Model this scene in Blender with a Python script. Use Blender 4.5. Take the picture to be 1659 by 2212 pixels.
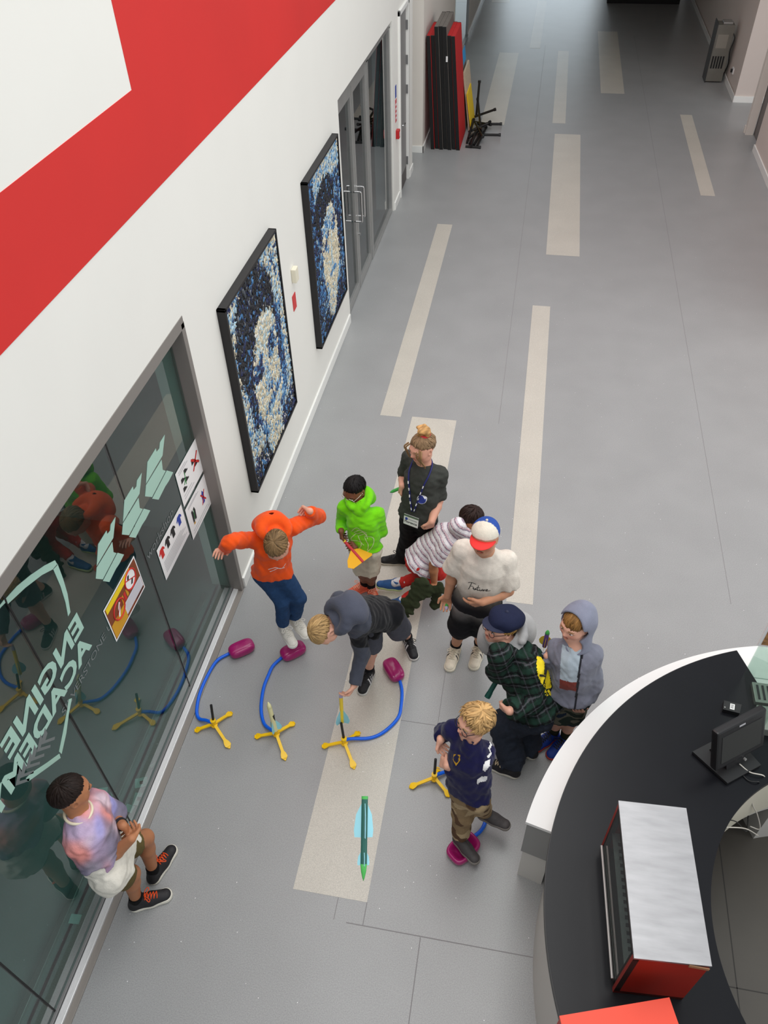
import bpy, bmesh, math, random
import numpy as np
from mathutils import Vector, Matrix
from mathutils.bvhtree import BVHTree

for o in list(bpy.data.objects):
    bpy.data.objects.remove(o, do_unlink=True)
SC = bpy.context.scene
COL = SC.collection

# ------------------------------------------------------------------ camera
CAM_H = 5.1
YAW, PITCH, ROLL, FPX = 0.2013962, 0.7730424, 0.0324578, 1700.0
IMW, IMH = 1659.0, 2212.0
_F = np.array([-math.sin(YAW) * math.cos(PITCH), math.cos(YAW) * math.cos(PITCH), -math.sin(PITCH)])
_R0 = np.array([math.cos(YAW), math.sin(YAW), 0.0])
_D0 = np.cross(_F, _R0)
_R = math.cos(ROLL) * _R0 + math.sin(ROLL) * _D0
_D = -math.sin(ROLL) * _R0 + math.cos(ROLL) * _D0
CAMP = np.array([0, 0, CAM_H])
cam_d = bpy.data.cameras.new('camera')
cam = bpy.data.objects.new('camera', cam_d)
COL.objects.link(cam)
cam_d.sensor_fit = 'VERTICAL'
cam_d.sensor_height = 36.0
cam_d.lens = FPX / IMH * 36.0
cam_d.clip_start = 0.05
cam_d.clip_end = 200
m = Matrix.Identity(4)
for i in range(3):
    m[i][0] = _R[i]; m[i][1] = -_D[i]; m[i][2] = -_F[i]; m[i][3] = CAMP[i]
cam.matrix_world = m
SC.camera = cam

# ------------------------------------------------------------------ world, lights, exposure
SC.view_settings.view_transform = 'Standard'
SC.view_settings.look = 'None'
SC.view_settings.exposure = 0.0
SC.view_settings.gamma = 1.0
SC.view_settings.use_curve_mapping = False
wd = bpy.data.worlds.new('overcast_sky')
SC.world = wd
wd.use_nodes = True
bgn = wd.node_tree.nodes['Background']
bgn.inputs[0].default_value = (0.90, 0.95, 1.0, 1)
bgn.inputs[1].default_value = 0.62

def area(name, loc, target, sx, sy, power, color):
    d = bpy.data.lights.new(name, 'AREA')
    d.shape = 'RECTANGLE'; d.size = sx; d.size_y = sy; d.energy = power; d.color = color
    o = bpy.data.objects.new(name, d); COL.objects.link(o)
    o.location = loc
    v = Vector(target) - Vector(loc)
    o.rotation_euler = v.to_track_quat('-Z', 'Y').to_euler()
    return o

area('rooflight', (-0.3, 4.8, 9.5), (-0.3, 4.8, 0), 4.4, 13.0, 600, (1.0, 0.985, 0.96))
area('wall_fill_light', (8.0, 5.5, 4.6), (-2.0, 5.5, 1.0), 11.0, 3.4, 340, (1.0, 0.965, 0.915))  # unseen fill added on the right to brighten the left wall
area('end_window_daylight', (-0.2, 33.6, 2.2), (-0.2, 20, 0.6), 3.2, 3.0, 85, (0.82, 0.92, 1.0))

# ------------------------------------------------------------------ pixel helpers (photograph -> real position)
def ray(x, y):
    return _R * (x - IMW / 2) / FPX + _D * (y - IMH / 2) / FPX + _F
def FL(x, y, z=0.0):
    v = ray(x, y)
    return CAMP + v * (z - CAM_H) / v[2]
def WL(x, y, X):
    v = ray(x, y)
    return CAMP + v * X / v[0]

# ------------------------------------------------------------------ materials
def lin(c):
    c = c / 255.0
    return c / 12.92 if c <= 0.04045 else ((c + 0.055) / 1.055) ** 2.4
def C(r, g, b):
    return (lin(r), lin(g), lin(b))
MATS = {}
def mat(name, col, rough=0.6, metal=0.0, spec=0.5, var=0.0, vscale=8.0, bump=0.0, bscale=60.0, coat=0.0, aniso=None, attr=False, sheen=0.0):
    if name in MATS:
        return MATS[name]
    mt = bpy.data.materials.new(name)
    MATS[name] = mt
    mt.use_nodes = True
    nt = mt.node_tree
    b = nt.nodes['Principled BSDF']
    b.inputs['Roughness'].default_value = rough
    b.inputs['Metallic'].default_value = metal
    b.inputs['Specular IOR Level'].default_value = spec
    if coat: b.inputs['Coat Weight'].default_value = coat
    if sheen: b.inputs['Sheen Weight'].default_value = sheen
    tc = nt.nodes.new('ShaderNodeTexCoord')
    src = None
    if attr:
        at = nt.nodes.new('ShaderNodeAttribute'); at.attribute_name = 'Col'
        src = at.outputs['Color']
    if var > 0:
        n = nt.nodes.new('ShaderNodeTexNoise'); n.inputs['Scale'].default_value = vscale; n.inputs['Detail'].default_value = 5
        mp = nt.nodes.new('ShaderNodeMapping')
        if aniso: mp.inputs['Scale'].default_value = aniso
        nt.links.new(tc.outputs['Object'], mp.inputs[0]); nt.links.new(mp.outputs[0], n.inputs['Vector'])
        mr = nt.nodes.new('ShaderNodeMapRange'); mr.inputs['From Min'].default_value = 0.3; mr.inputs['From Max'].default_value = 0.7
        mr.inputs['To Min'].default_value = 1 - var; mr.inputs['To Max'].default_value = 1 + var
        nt.links.new(n.outputs['Fac'], mr.inputs['Value'])
        mx = nt.nodes.new('ShaderNodeVectorMath'); mx.operation = 'SCALE'
        if src: nt.links.new(src, mx.inputs[0])
        else: mx.inputs[0].default_value = col
        nt.links.new(mr.outputs[0], mx.inputs['Scale'])
        nt.links.new(mx.outputs[0], b.inputs['Base Color'])
    elif src:
        nt.links.new(src, b.inputs['Base Color'])
    else:
        b.inputs['Base Color'].default_value = (*col, 1)
    if bump > 0:
        n2 = nt.nodes.new('ShaderNodeTexNoise'); n2.inputs['Scale'].default_value = bscale; n2.inputs['Detail'].default_value = 4
        nt.links.new(tc.outputs['Object'], n2.inputs['Vector'])
        bp = nt.nodes.new('ShaderNodeBump'); bp.inputs['Strength'].default_value = bump; bp.inputs['Distance'].default_value = 0.01
        nt.links.new(n2.outputs['Fac'], bp.inputs['Height'])
        nt.links.new(bp.outputs[0], b.inputs['Normal'])
    return mt

def floor_mat(name, col, spark=1.3):
    mt = mat(name, col, rough=0.34, var=0.04, vscale=2.2, bump=0.035, bscale=140)
    nt = mt.node_tree; b = nt.nodes['Principled BSDF']
    prev = b.inputs['Base Color'].links[0].from_socket
    tc = nt.nodes.new('ShaderNodeTexCoord')
    # fine salt-and-pepper grain
    g = nt.nodes.new('ShaderNodeTexNoise'); g.inputs['Scale'].default_value = 170; g.inputs['Detail'].default_value = 3
    nt.links.new(tc.outputs['Object'], g.inputs['Vector'])
    gr = nt.nodes.new('ShaderNodeMapRange'); gr.inputs['From Min'].default_value = 0.3; gr.inputs['From Max'].default_value = 0.7
    gr.inputs['To Min'].default_value = 0.84; gr.inputs['To Max'].default_value = 1.16
    nt.links.new(g.outputs['Fac'], gr.inputs['Value'])
    sm = nt.nodes.new('ShaderNodeVectorMath'); sm.operation = 'SCALE'
    nt.links.new(prev, sm.inputs[0]); nt.links.new(gr.outputs[0], sm.inputs['Scale'])
    # quartz flakes: sparse bright grains
    v = nt.nodes.new('ShaderNodeTexVoronoi'); v.inputs['Scale'].default_value = 22
    nt.links.new(tc.outputs['Object'], v.inputs['Vector'])
    lt = nt.nodes.new('ShaderNodeMath'); lt.operation = 'LESS_THAN'; lt.inputs[1].default_value = 0.062
    nt.links.new(v.outputs['Distance'], lt.inputs[0])
    sep = nt.nodes.new('ShaderNodeSeparateColor'); nt.links.new(v.outputs['Color'], sep.inputs[0])
    gt = nt.nodes.new('ShaderNodeMath'); gt.operation = 'GREATER_THAN'; gt.inputs[1].default_value = 1 - 0.1 * spark
    nt.links.new(sep.outputs[0], gt.inputs[0])
    mu = nt.nodes.new('ShaderNodeMath'); mu.operation = 'MULTIPLY'
    nt.links.new(lt.outputs[0], mu.inputs[0]); nt.links.new(gt.outputs[0], mu.inputs[1])
    mx = nt.nodes.new('ShaderNodeMix'); mx.data_type = 'RGBA'
    nt.links.new(mu.outputs[0], mx.inputs['Factor'])
    nt.links.new(sm.outputs[0], mx.inputs['A']); mx.inputs['B'].default_value = (0.9, 0.9, 0.9, 1)
    nt.links.new(mx.outputs['Result'], b.inputs['Base Color'])
    return mt

def glass_mat(name, tint, refl=1.0, ior=1.5):
    mt = bpy.data.materials.new(name); mt.use_nodes = True
    nt = mt.node_tree; nt.nodes.clear()
    out = nt.nodes.new('ShaderNodeOutputMaterial')
    tr = nt.nodes.new('ShaderNodeBsdfTransparent'); tr.inputs[0].default_value = (*tint, 1)
    gl = nt.nodes.new('ShaderNodeBsdfGlossy'); gl.inputs['Roughness'].default_value = 0.0
    fr = nt.nodes.new('ShaderNodeFresnel'); fr.inputs['IOR'].default_value = ior
    mu = nt.nodes.new('ShaderNodeMath'); mu.operation = 'MULTIPLY'; mu.inputs[1].default_value = refl; mu.use_clamp = True
    ge = nt.nodes.new('ShaderNodeNewGeometry'); iv = nt.nodes.new('ShaderNodeMath'); iv.operation = 'SUBTRACT'; iv.inputs[0].default_value = 1.0
    nt.links.new(ge.outputs['Backfacing'], iv.inputs[1])
    m2 = nt.nodes.new('ShaderNodeMath'); m2.operation = 'MULTIPLY'
    nt.links.new(fr.outputs[0], m2.inputs[0]); nt.links.new(iv.outputs[0], m2.inputs[1])
    nt.links.new(m2.outputs[0], mu.inputs[0])
    mx = nt.nodes.new('ShaderNodeMixShader')
    nt.links.new(mu.outputs[0], mx.inputs[0]); nt.links.new(tr.outputs[0], mx.inputs[1]); nt.links.new(gl.outputs[0], mx.inputs[2])
    nt.links.new(mx.outputs[0], out.inputs[0])
    MATS[name] = mt
    return mt

# ------------------------------------------------------------------ object helpers
def link_mesh(name, me, mats, parent=None, origin=(0, 0, 0), smooth=False):
    if not isinstance(mats, (list, tuple)): mats = [mats]
    for k in mats: me.materials.append(k)
    if smooth:
        me.polygons.foreach_set('use_smooth', np.ones(len(me.polygons), dtype=bool))
    o = bpy.data.objects.new(name, me)
    COL.objects.link(o)
    if parent is not None:
        o.parent = parent
    return o

def origin_of(parent):
    p = Vector((0, 0, 0)); q = parent
    while q is not None:
        p += Vector(q.location); q = q.parent
    return p

def empty(name, loc, label=None, cat=None, group=None, kind=None):
    o = bpy.data.objects.new(name, None); COL.objects.link(o)
    o.location = loc; o.empty_display_size = 0.1
    tag(o, label, cat, group, kind)
    return o
def tag(o, label=None, cat=None, group=None, kind=None):
    if label: o['label'] = label
    if cat: o['category'] = cat
    if group: o['group'] = group
    if kind: o['kind'] = kind
    return o

class MB:
    """collects shapes in world space; build() links them as one mesh"""
    def __init__(s):
        s.bm = bmesh.new()
    def box(s, x0, x1, y0, y1, z0, z1, bev=0.0, M=None, seg=2):
        t = bmesh.new()
        bmesh.ops.create_cube(t, size=1.0)
        for v in t.verts:
            v.co = Vector(((x0 + x1) / 2 + v.co.x * (x1 - x0), (y0 + y1) / 2 + v.co.y * (y1 - y0), (z0 + z1) / 2 + v.co.z * (z1 - z0)))
        if bev > 0:
            bmesh.ops.bevel(t, geom=list(t.edges), offset=bev, segments=seg, profile=0.6, affect='EDGES')
        if M is not None: bmesh.ops.transform(t, matrix=M, verts=t.verts)
        s.merge(t); return s
    def merge(s, t):
        me = bpy.data.meshes.new('tmp'); t.to_mesh(me); t.free()
        s.bm.from_mesh(me); bpy.data.meshes.remove(me)
    def pyd(s, verts, faces):
        vs = [s.bm.verts.new(Vector(v)) for v in verts]
        for f in faces:
            try: s.bm.faces.new([vs[i] for i in f])
            except ValueError: pass
        return s
    def prism(s, poly, direction):
        """extrude closed 3-D polygon along a vector"""
        n = len(poly); d = Vector(direction)
        P = [Vector(p) for p in poly]
        vs = P + [p + d for p in P]
        fs = [list(range(n))[::-1], list(range(n, 2 * n))] + [[i, (i + 1) % n, n + (i + 1) % n, n + i] for i in range(n)]
        s.pyd(vs, fs); return s
    def tube(s, pts, r, seg=8, cap=True):
        P = [Vector(p) for p in pts]
        n = len(P)
        rr = r if hasattr(r, '__len__') else [r] * n
        tang = []
        for i in range(n):
            a = P[max(i - 1, 0)]; b = P[min(i + 1, n - 1)]
            t = b - a
            tang.append(t.normalized() if t.length > 1e-9 else Vector((0, 0, 1)))
        up = Vector((0, 0, 1)) if abs(tang[0].z) < 0.9 else Vector((1, 0, 0))
        nrm = (up - tang[0] * up.dot(tang[0])).normalized()
        rings = []
        for i in range(n):
            nrm = (nrm - tang[i] * nrm.dot(tang[i]))
            nrm = nrm.normalized() if nrm.length > 1e-6 else tang[i].orthogonal().normalized()
            bn = tang[i].cross(nrm)
            rings.append([s.bm.verts.new(P[i] + (nrm * math.cos(2 * math.pi * k / seg) + bn * math.sin(2 * math.pi * k / seg)) * rr[i]) for k in range(seg)])
        for i in range(n - 1):
            for k in range(seg):
                s.bm.faces.new([rings[i][k], rings[i][(k + 1) % seg], rings[i + 1][(k + 1) % seg], rings[i + 1][k]])
        if cap:
            s.bm.faces.new(rings[0][::-1]); s.bm.faces.new(rings[-1])
        return s
    def arc(s, cx, cy, r0, r1, a0, a1, z0, z1, n=64):
        vs = []; fs = []
        for i in range(n + 1):
            a = a0 + (a1 - a0) * i / n
            for r, z in ((r0, z0), (r1, z0), (r1, z1), (r0, z1)):
                vs.append((cx + r * math.cos(a), cy + r * math.sin(a), z))
        for i in range(n):
            b = 4 * i
            for k in range(4):
                fs.append([b + k, b + (k + 1) % 4, b + 4 + (k + 1) % 4, b + 4 + k])
        fs.append([0, 1, 2, 3]); fs.append([4 * n + 3, 4 * n + 2, 4 * n + 1, 4 * n])
        s.pyd(vs, fs); return s
    def build(s, name, mats, parent=None, smooth=False, recalc=True):
        if recalc: bmesh.ops.recalc_face_normals(s.bm, faces=s.bm.faces)
        off = origin_of(parent) if parent is not None else Vector((0, 0, 0))
        if off.length > 0: bmesh.ops.translate(s.bm, vec=-off, verts=s.bm.verts)
        me = bpy.data.meshes.new(name); s.bm.to_mesh(me); s.bm.free()
        return link_mesh(name, me, mats, parent, smooth=smooth)

def spline(pts, n=10):
    """Catmull-Rom through points"""
    P = [np.array(p, float) for p in pts]
    P = [2 * P[0] - P[1]] + P + [2 * P[-1] - P[-2]]
    out = []
    for i in range(1, len(P) - 2):
        for k in range(n):
            t = k / n
            out.append(0.5 * ((2 * P[i]) + (-P[i-1] + P[i+1]) * t + (2*P[i-1] - 5*P[i] + 4*P[i+1] - P[i+2]) * t*t + (-P[i-1] + 3*P[i] - 3*P[i+1] + P[i+2]) * t**3))
    out.append(P[-2])
    return out

def text_mesh(txt, size=1.0, bold=0.0, shear=0.0):
    """lettering as flat polygons: (verts Nx2, faces)"""
    cu = bpy.data.curves.new('txt', 'FONT'); cu.body = txt; cu.size = size; cu.offset = bold; cu.shear = shear
    cu.align_x = 'CENTER'; cu.align_y = 'CENTER'; cu.resolution_u = 3
    ob = bpy.data.objects.new('txt', cu); COL.objects.link(ob)
    dg = bpy.context.evaluated_depsgraph_get(); dg.update()
    me = bpy.data.meshes.new_from_object(ob.evaluated_get(dg))
    vs = np.array([v.co[:] for v in me.vertices]); fs = [list(p.vertices) for p in me.polygons]
    bpy.data.objects.remove(ob, do_unlink=True); bpy.data.curves.remove(cu); bpy.data.meshes.remove(me)
    return (vs[:, :2] if len(vs) else np.zeros((0, 2))), fs

random.seed(7); rng = np.random.default_rng(7)

# ================================================================== STRUCTURE
XW = -2.06          # left wall face
GX = -2.15          # shopfront glass plane
M_floor = floor_mat('grey_safety_vinyl', C(156, 157, 157))
M_strip = floor_mat('pale_stone_vinyl', C(198, 193, 182), 1.3)
M_white = mat('white_wall_paint', C(236, 235, 229), 0.75, var=0.012, vscale=1.5, bump=0.02, bscale=40)
M_red = mat('red_wall_paint', C(212, 38, 34), 0.6, var=0.05, vscale=0.8)
M_skirt = mat('white_gloss_trim', C(240, 240, 236), 0.35)
M_alu = mat('brushed_aluminium', C(178, 178, 176), 0.35, metal=0.6, var=0.04)
M_aludark = mat('grey_powder_coat', C(132, 132, 132), 0.45, metal=0.3)
M_seal = mat('black_rubber_seal', C(18, 20, 20), 0.6)
M_black = mat('black_plastic', C(24, 24, 26), 0.45)
M_warmwall = mat('cream_wall_paint', C(226, 219, 210), 0.75, var=0.015, vscale=1.5)

fl = MB().box(-2.30, 9, -3, 40, -0.12, 0).build('floor', M_floor); tag(fl, kind='structure')
def strip(a, b, c, d, name='floor_strip', m=None, t=0.0012):
    MB().box(a, b, c, d, 0.0, t).build(name, m or M_strip, fl)
for a, b, c, d in ((-1.008, -0.538, 1.72, 6.59), (-1.348, -1.127, 6.565, 11.25), (0.142, 0.36, 4.235, 9.075), (0.262, 0.716, 10.48, 15.20),
                   (2.543, 2.757, 12.76, 16.47), (1.11, 1.57, 17.6, 22.32), (-1.107, -0.672, 15.56, 20.3), (0.205, 0.441, 15.76, 20.55),
                   (-0.45, -0.21, 20.72, 25.36), (-1.685, -1.207, 25.1, 30.0)):
    strip(a, b, c, d)
M_seam = mat('dark_seam', C(132, 130, 131), 0.6)
for a, b, c, d in ((-0.64, 0.49, 1.582, 1.588), (-0.188, -0.182, 1.0, 1.58), (-0.56, 0.45, 2.998, 3.003), (-0.10, -0.096, 6.6, 21), (1.95, 1.954, 4.5, 22),
                   (-0.54, -0.535, 1.588, 1.72), (-0.72, -0.716, 1.588, 1.72), (-0.27, -0.266, 3.0, 4.2)):
    strip(a, b, c, d, 'seam', M_seam, 0.0006)

# left wall with its openings
w = MB()
Z1 = 7.2
w.box(XW - 0.28, XW, -2.5, 4.03, 2.60, Z1)            # above the shopfront
w.box(XW - 0.28, XW, 4.03, 8.41, 0, Z1)               # picture wall
w.box(XW - 0.28, XW, 8.41, 11.62, 2.52, Z1)
w.box(XW - 0.28, XW, 11.62, 12.10, 0, Z1)
w.box(XW - 0.28, XW, 12.10, 12.92, 2.50, Z1)
w.box(XW - 0.28, XW + 0.03, 12.92, 13.22, 0, Z1)
wall = w.build('wall_left', M_white); tag(wall, kind='structure')
# red painted band: an L on the upper wall
r = MB()
r.prism([(XW, -2.5, 3.36), (XW, 13.2, 3.36), (XW, 13.2, Z1), (XW, 4.045, Z1), (XW, 4.045, 3.875), (XW, -2.5, 3.875)], (0.002, 0, 0))
r.build('painted_band', M_red, wall)
b = MB()
for y0, y1 in ((4.04, 8.36), (11.64, 12.08), (12.93, 13.24)):
    b.box(XW - 0.02, XW + (0.018 if y0 < 12.5 else 0.045), y0, y1, 0, 0.115, 0.004)
bb = b.build('baseboard_left', M_skirt); tag(bb, kind='structure')

# the far part of the left side: pillar, passage, glazed partition
w = MB()
w.box(-4.5, -1.975, 14.03, 18.6, 0, 4.2)
w.box(-2.3, -1.96, 18.6, 21.3, 2.6, 4.2)
w.box(-4.0, -1.96, 21.4, 34, 0, 4.2)
wf = w.build('wall_left_far', M_warmwall); tag(wf, kind='structure')
b = MB().box(-2.4, -1.955, 14.01, 14.03, 0, 0.11, 0.003).box(-1.975, -1.955, 14.01, 18.6, 0, 0.11, 0.003).box(-1.96, -1.94, 21.4, 34, 0, 0.11, 0.003)
tag(b.build('baseboard_left_far', M_skirt), kind='structure')
w4 = empty('window_4', (-1.97, 20, 0), kind='structure')
M_paleglass = glass_mat('pale_partition_glass', (0.80, 0.90, 0.92), 1.2)
MB().box(-1.985, -1.975, 18.65, 21.3, 0.1, 2.6).build('pane', M_paleglass, w4)
MB().box(-2.0, -1.94, 18.6, 21.4, 0, 0.10).box(-2.0, -1.95, 21.32, 21.4, 0.1, 2.6).build('frame', M_aludark, w4)
# right-hand side walls, warm lamp tint put into the wall colour
w = MB()
w.box(3.62, 3.9, 17.42, 40, 0, 4.2)
w.box(3.60, 7.0, 17.30, 17.42, 0, 4.2)
w.box(3.60, 3.9, 9.0, 14.72, 0, 3.2)
wr = w.build('wall_right', mat('warm_light_wall_tint', C(218, 206, 198), 0.75, var=0.015, vscale=1.5)); tag(wr, kind='structure')
b = MB().box(3.585, 3.605, 17.28, 40, 0, 0.11, 0.003).box(3.60, 6.0, 17.275, 17.30, 0, 0.11, 0.003).box(3.58, 3.60, 9.0, 14.74, 0, 0.11, 0.003)
tag(b.build('baseboard_right', M_skirt), kind='structure')
d3 = empty('door_3', (3.62, 15.1, 0), kind='structure')
MB().box(3.57, 3.70, 15.50, 15.63, 0, 2.6, 0.004).box(3.56, 3.72, 15.60, 15.66, 0, 0.12, 0.004).build('door_frame', M_warmwall, d3)
MB().box(3.72, 3.77, 14.72, 15.55, 0.005, 2.5).build('door_leaf', mat('grey_door_paint', C(112, 108, 106), 0.5), d3)
MB().box(3.695, 3.715, 14.75, 14.80, 0.8, 1.9, 0.003).build('door_edge_strip', mat('oak_lipping', C(150, 100, 48), 0.5), d3)

# far end: dark entrance block with bright glazing beside it
w = MB()
w.box(1.38, 3.25, 25.2, 27.5, 0, 6)
tag(w.build('wall_far', mat('dark_entrance_block', C(20, 20, 22), 0.7)), kind='structure')
w = MB().box(-4, 1.38, 34, 34.2, 4.2, 7).box(3.25, 4, 34, 34.2, 0, 7).box(-4, -3.4, 34, 34.2, 0, 4.2)
tag(w.build('wall_end', M_white), kind='structure')
w5 = empty('window_5', (-1, 34, 0), kind='structure')
for i in range(4):
    MB().box(-1.95 + i * 0.85, -1.95 + i * 0.85 + 0.8, 34.05, 34.06, 0.1, 4.15).build('pane', M_paleglass, w5)
    MB().box(-1.95 + i * 0.85 + 0.8, -1.95 + i * 0.85 + 0.85, 34.0, 34.1, 0.0, 4.2).build('mullion', M_aludark, w5)

# unseen slab over the far corridor, added to darken the far end
tag(MB().box(-4.2, 9, 16.5, 34, 3.4, 3.75).build('shade_slab_far', M_warmwall), kind='structure')

# ---- workshop behind the shopfront
M_room = mat('workshop_wall', C(160, 170, 168), 0.8)
w = MB()
w.box(-6.6, -6.5, -3, 13.2, 0, 2.8)
w.box(-6.5, XW - 0.28, 4.6, 4.7, 0, 2.8)
w.box(-6.5, XW - 0.28, 13.1, 13.2, 0, 2.8)
w.box(-6.5, XW - 0.28, -3.1, -3.0, 0, 2.8)
tag(w.build('wall_workshop', M_room), kind='structure')
tag(MB().box(-6.6, XW - 0.28, -3, 13.2, 2.7, 2.8).build('ceiling', mat('workshop_ceiling', C(70, 72, 72), 0.9)), kind='structure')
tag(MB().box(-6.6, -2.28, -3, 13.2, -0.12, 0.0).build('floor_workshop', mat('workshop_floor', C(146, 152, 152), 0.4, var=0.1, vscale=2)), kind='structure')

# ---- shopfront glazing
M_glass = glass_mat('green_tinted_glass', (0.72, 0.88, 0.85), 1.9)
win = empty('window_1', (GX, 2.0, 0), kind='structure')
ys = [-1.3, -0.24, 0.838, 1.916, 2.998, 3.985]
for i in range(5):
    MB().box(GX - 0.012, GX, ys[i] + 0.005, ys[i + 1] - 0.005, 0.045, 2.52).build('pane', M_glass, win)
    if i < 4:
        MB().box(GX - 0.013, GX + 0.0015, ys[i + 1] - 0.005, ys[i + 1] + 0.005, 0.045, 2.52).build('seal', M_seal, win)
fr = MB()
fr.box(GX - 0.02, XW + 0.004, -2.4, 4.03, 2.52, 2.60, 0.003)     # head
fr.box(GX - 0.02, XW + 0.004, 3.985, 4.035, 0, 2.56, 0.003)      # far jamb
fr.build('frame', mat('bronze_grey_frame', C(136, 131, 126), 0.45, metal=0.2), win)
MB().box(GX - 0.02, GX + 0.015, -2.4, 3.985, 0.0, 0.045, 0.002).build('glazing_channel', M_aludark, win)
MB().box(GX + 0.018, XW - 0.03, -2.4, 4.0, 0.0, 0.03, 0.003).build('sill_strip', mat('bright_aluminium_sill', C(225, 226, 226), 0.3, metal=0.2), win)
MB().box(XW - 0.03, XW + 0.012, -2.4, 4.0, 0.0, 0.012, 0.003).build('threshold', mat('threshold_grey', C(140, 134, 128), 0.5), win)
MB().box(-2.37, -2.33, -2.4, 3.9, 0.0, 0.03, 0.003).build('inner_strip', M_alu, win)  # thin pale strip along the floor inside the glass

# lettering and emblem on the glass (reads mirrored from the hall)
M_frost = mat('mint_vinyl_lettering', C(168, 205, 190), 0.55)
M_frost2 = mat('grey_vinyl_lettering', C(112, 118, 118), 0.55)
def on_glass(verts2, faces, yc, zc, name, m, mirror=True, dx=0.002, sx=1.0, sz=1.0):
    vs = []
    for (u, v) in verts2:
        vs.append((GX + dx, yc + (-u if mirror else u) * sx, zc + v * sz))
    mb = MB(); mb.pyd(vs, faces)
    return mb.build(name, m, win, recalc=False)
def glass_poly(pts, name, m, dx=0.0022):
    P = [WL(x, y, GX) for x, y in pts]
    MB().prism([(GX + dx - 0.0015, p[1], p[2]) for p in P], (0.0015, 0, 0)).build(name, m, win)
def Z1c(pts): return [(a / 3.686, 1150 + b / 3.686) for a, b in pts]
def Z2c(pts): return [(150 + a / 3.881, 850 + b / 3.881) for a, b in pts]
# text lines fitted between measured ends
def glass_line(txt, ya, yb, zc, height, m, bold=0.0, mirror=True):
    v, f = text_mesh(txt, 1.0, bold)
    v = v - np.array([(v[:, 0].max() + v[:, 0].min()) / 2, (v[:, 1].max() + v[:, 1].min()) / 2])
    on_glass(v, f, (ya + yb) / 2, zc, 'lettering', m, mirror, 0.002, abs(ya - yb) / np.ptp(v[:, 0]), height / np.ptp(v[:, 1]))
glass_line('ENGINE', 2.275, 1.486, 1.77, 0.138, M_frost, 0.035)
glass_line('ACADEMY', 2.275, 1.235, 1.61, 0.135, M_frost, 0.035)
glass_line('SILVERSTONE UTC', 1.875, 2.60, 1.478, 0.048, M_frost2, 0.0, False)
# shield outline
for q in ([(40, 560), (0, 600), (-40, 690), (-40, 640), (0, 575), (30, 535)],
          [(45, 525), (130, 430), (240, 340), (350, 265), (435, 222), (455, 258), (425, 290), (330, 340), (200, 440), (60, 570)],
          [(420, 290), (455, 250), (500, 370), (535, 490), (558, 635), (540, 668), (520, 560), (480, 430)],
          [(545, 1330), (570, 1320), (545, 1450), (525, 1600), (488, 1765), (468, 1745), (500, 1590), (530, 1430)],
          [(470, 1762), (480, 1795), (380, 1870), (220, 1985), (205, 1960), (240, 1920), (370, 1835)]):
    glass_poly(Z1c(q), 'emblem_outline', M_frost)
# chevrons by the shield
for k in range(3):
    ox, oy = -105 * k + 0, 215 * k - 0
    glass_poly(Z1c([(355 + ox * .8, 1555 + oy * .62), (375 + ox * .8, 1600 + oy * .62), (358 + ox * .8, 1655 + oy * .62), (435 + ox * .8, 1625 + oy * .62), (432 + ox * .8, 1650 + oy * .62), (325 + ox * .8, 1690 + oy * .62)]), 'chevron', M_frost2)
    glass_poly(Z1c([(320 + ox * .8, 1605 + oy * .62), (335 + ox * .8, 1640 + oy * .62), (320 + ox * .8, 1715 + oy * .62), (400 + ox * .8, 1690 + oy * .62), (398 + ox * .8, 1712 + oy * .62), (290 + ox * .8, 1750 + oy * .62)]), 'chevron', M_frost2)
# three striped emblem marks
def mark(dx, dy):
    sh = lambda pts: Z2c([(x + dx, y + dy) for x, y in pts])
    glass_poly(sh([(797, 345), (778, 520), (640, 755), (652, 575), (722, 460), (728, 490), (752, 460), (757, 410)]), 'emblem_stripe', M_frost)
    glass_poly(sh([(770, 555), (780, 640), (805, 648), (690, 868), (632, 862), (640, 770)]), 'emblem_stripe', M_frost)
    glass_poly(sh([(815, 645), (868, 660), (830, 735), (800, 780), (745, 890), (692, 882)]), 'emblem_stripe', M_frost)
mark(0, 0); mark(-193, 320); mark(-413, 690)
v, f = text_mesh('workshop', 1.0, 0.0)
A = WL(*Z2c([(650, 1370)])[0], GX); B = WL(*Z2c([(865, 985)])[0], GX)
on_glass(v, f, (A[1] + B[1]) / 2, (A[2] + B[2]) / 2, 'lettering', M_frost2, False, 0.002, (B[1] - A[1]) / (v[:, 0].max() - v[:, 0].min()), 0.09)

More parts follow.
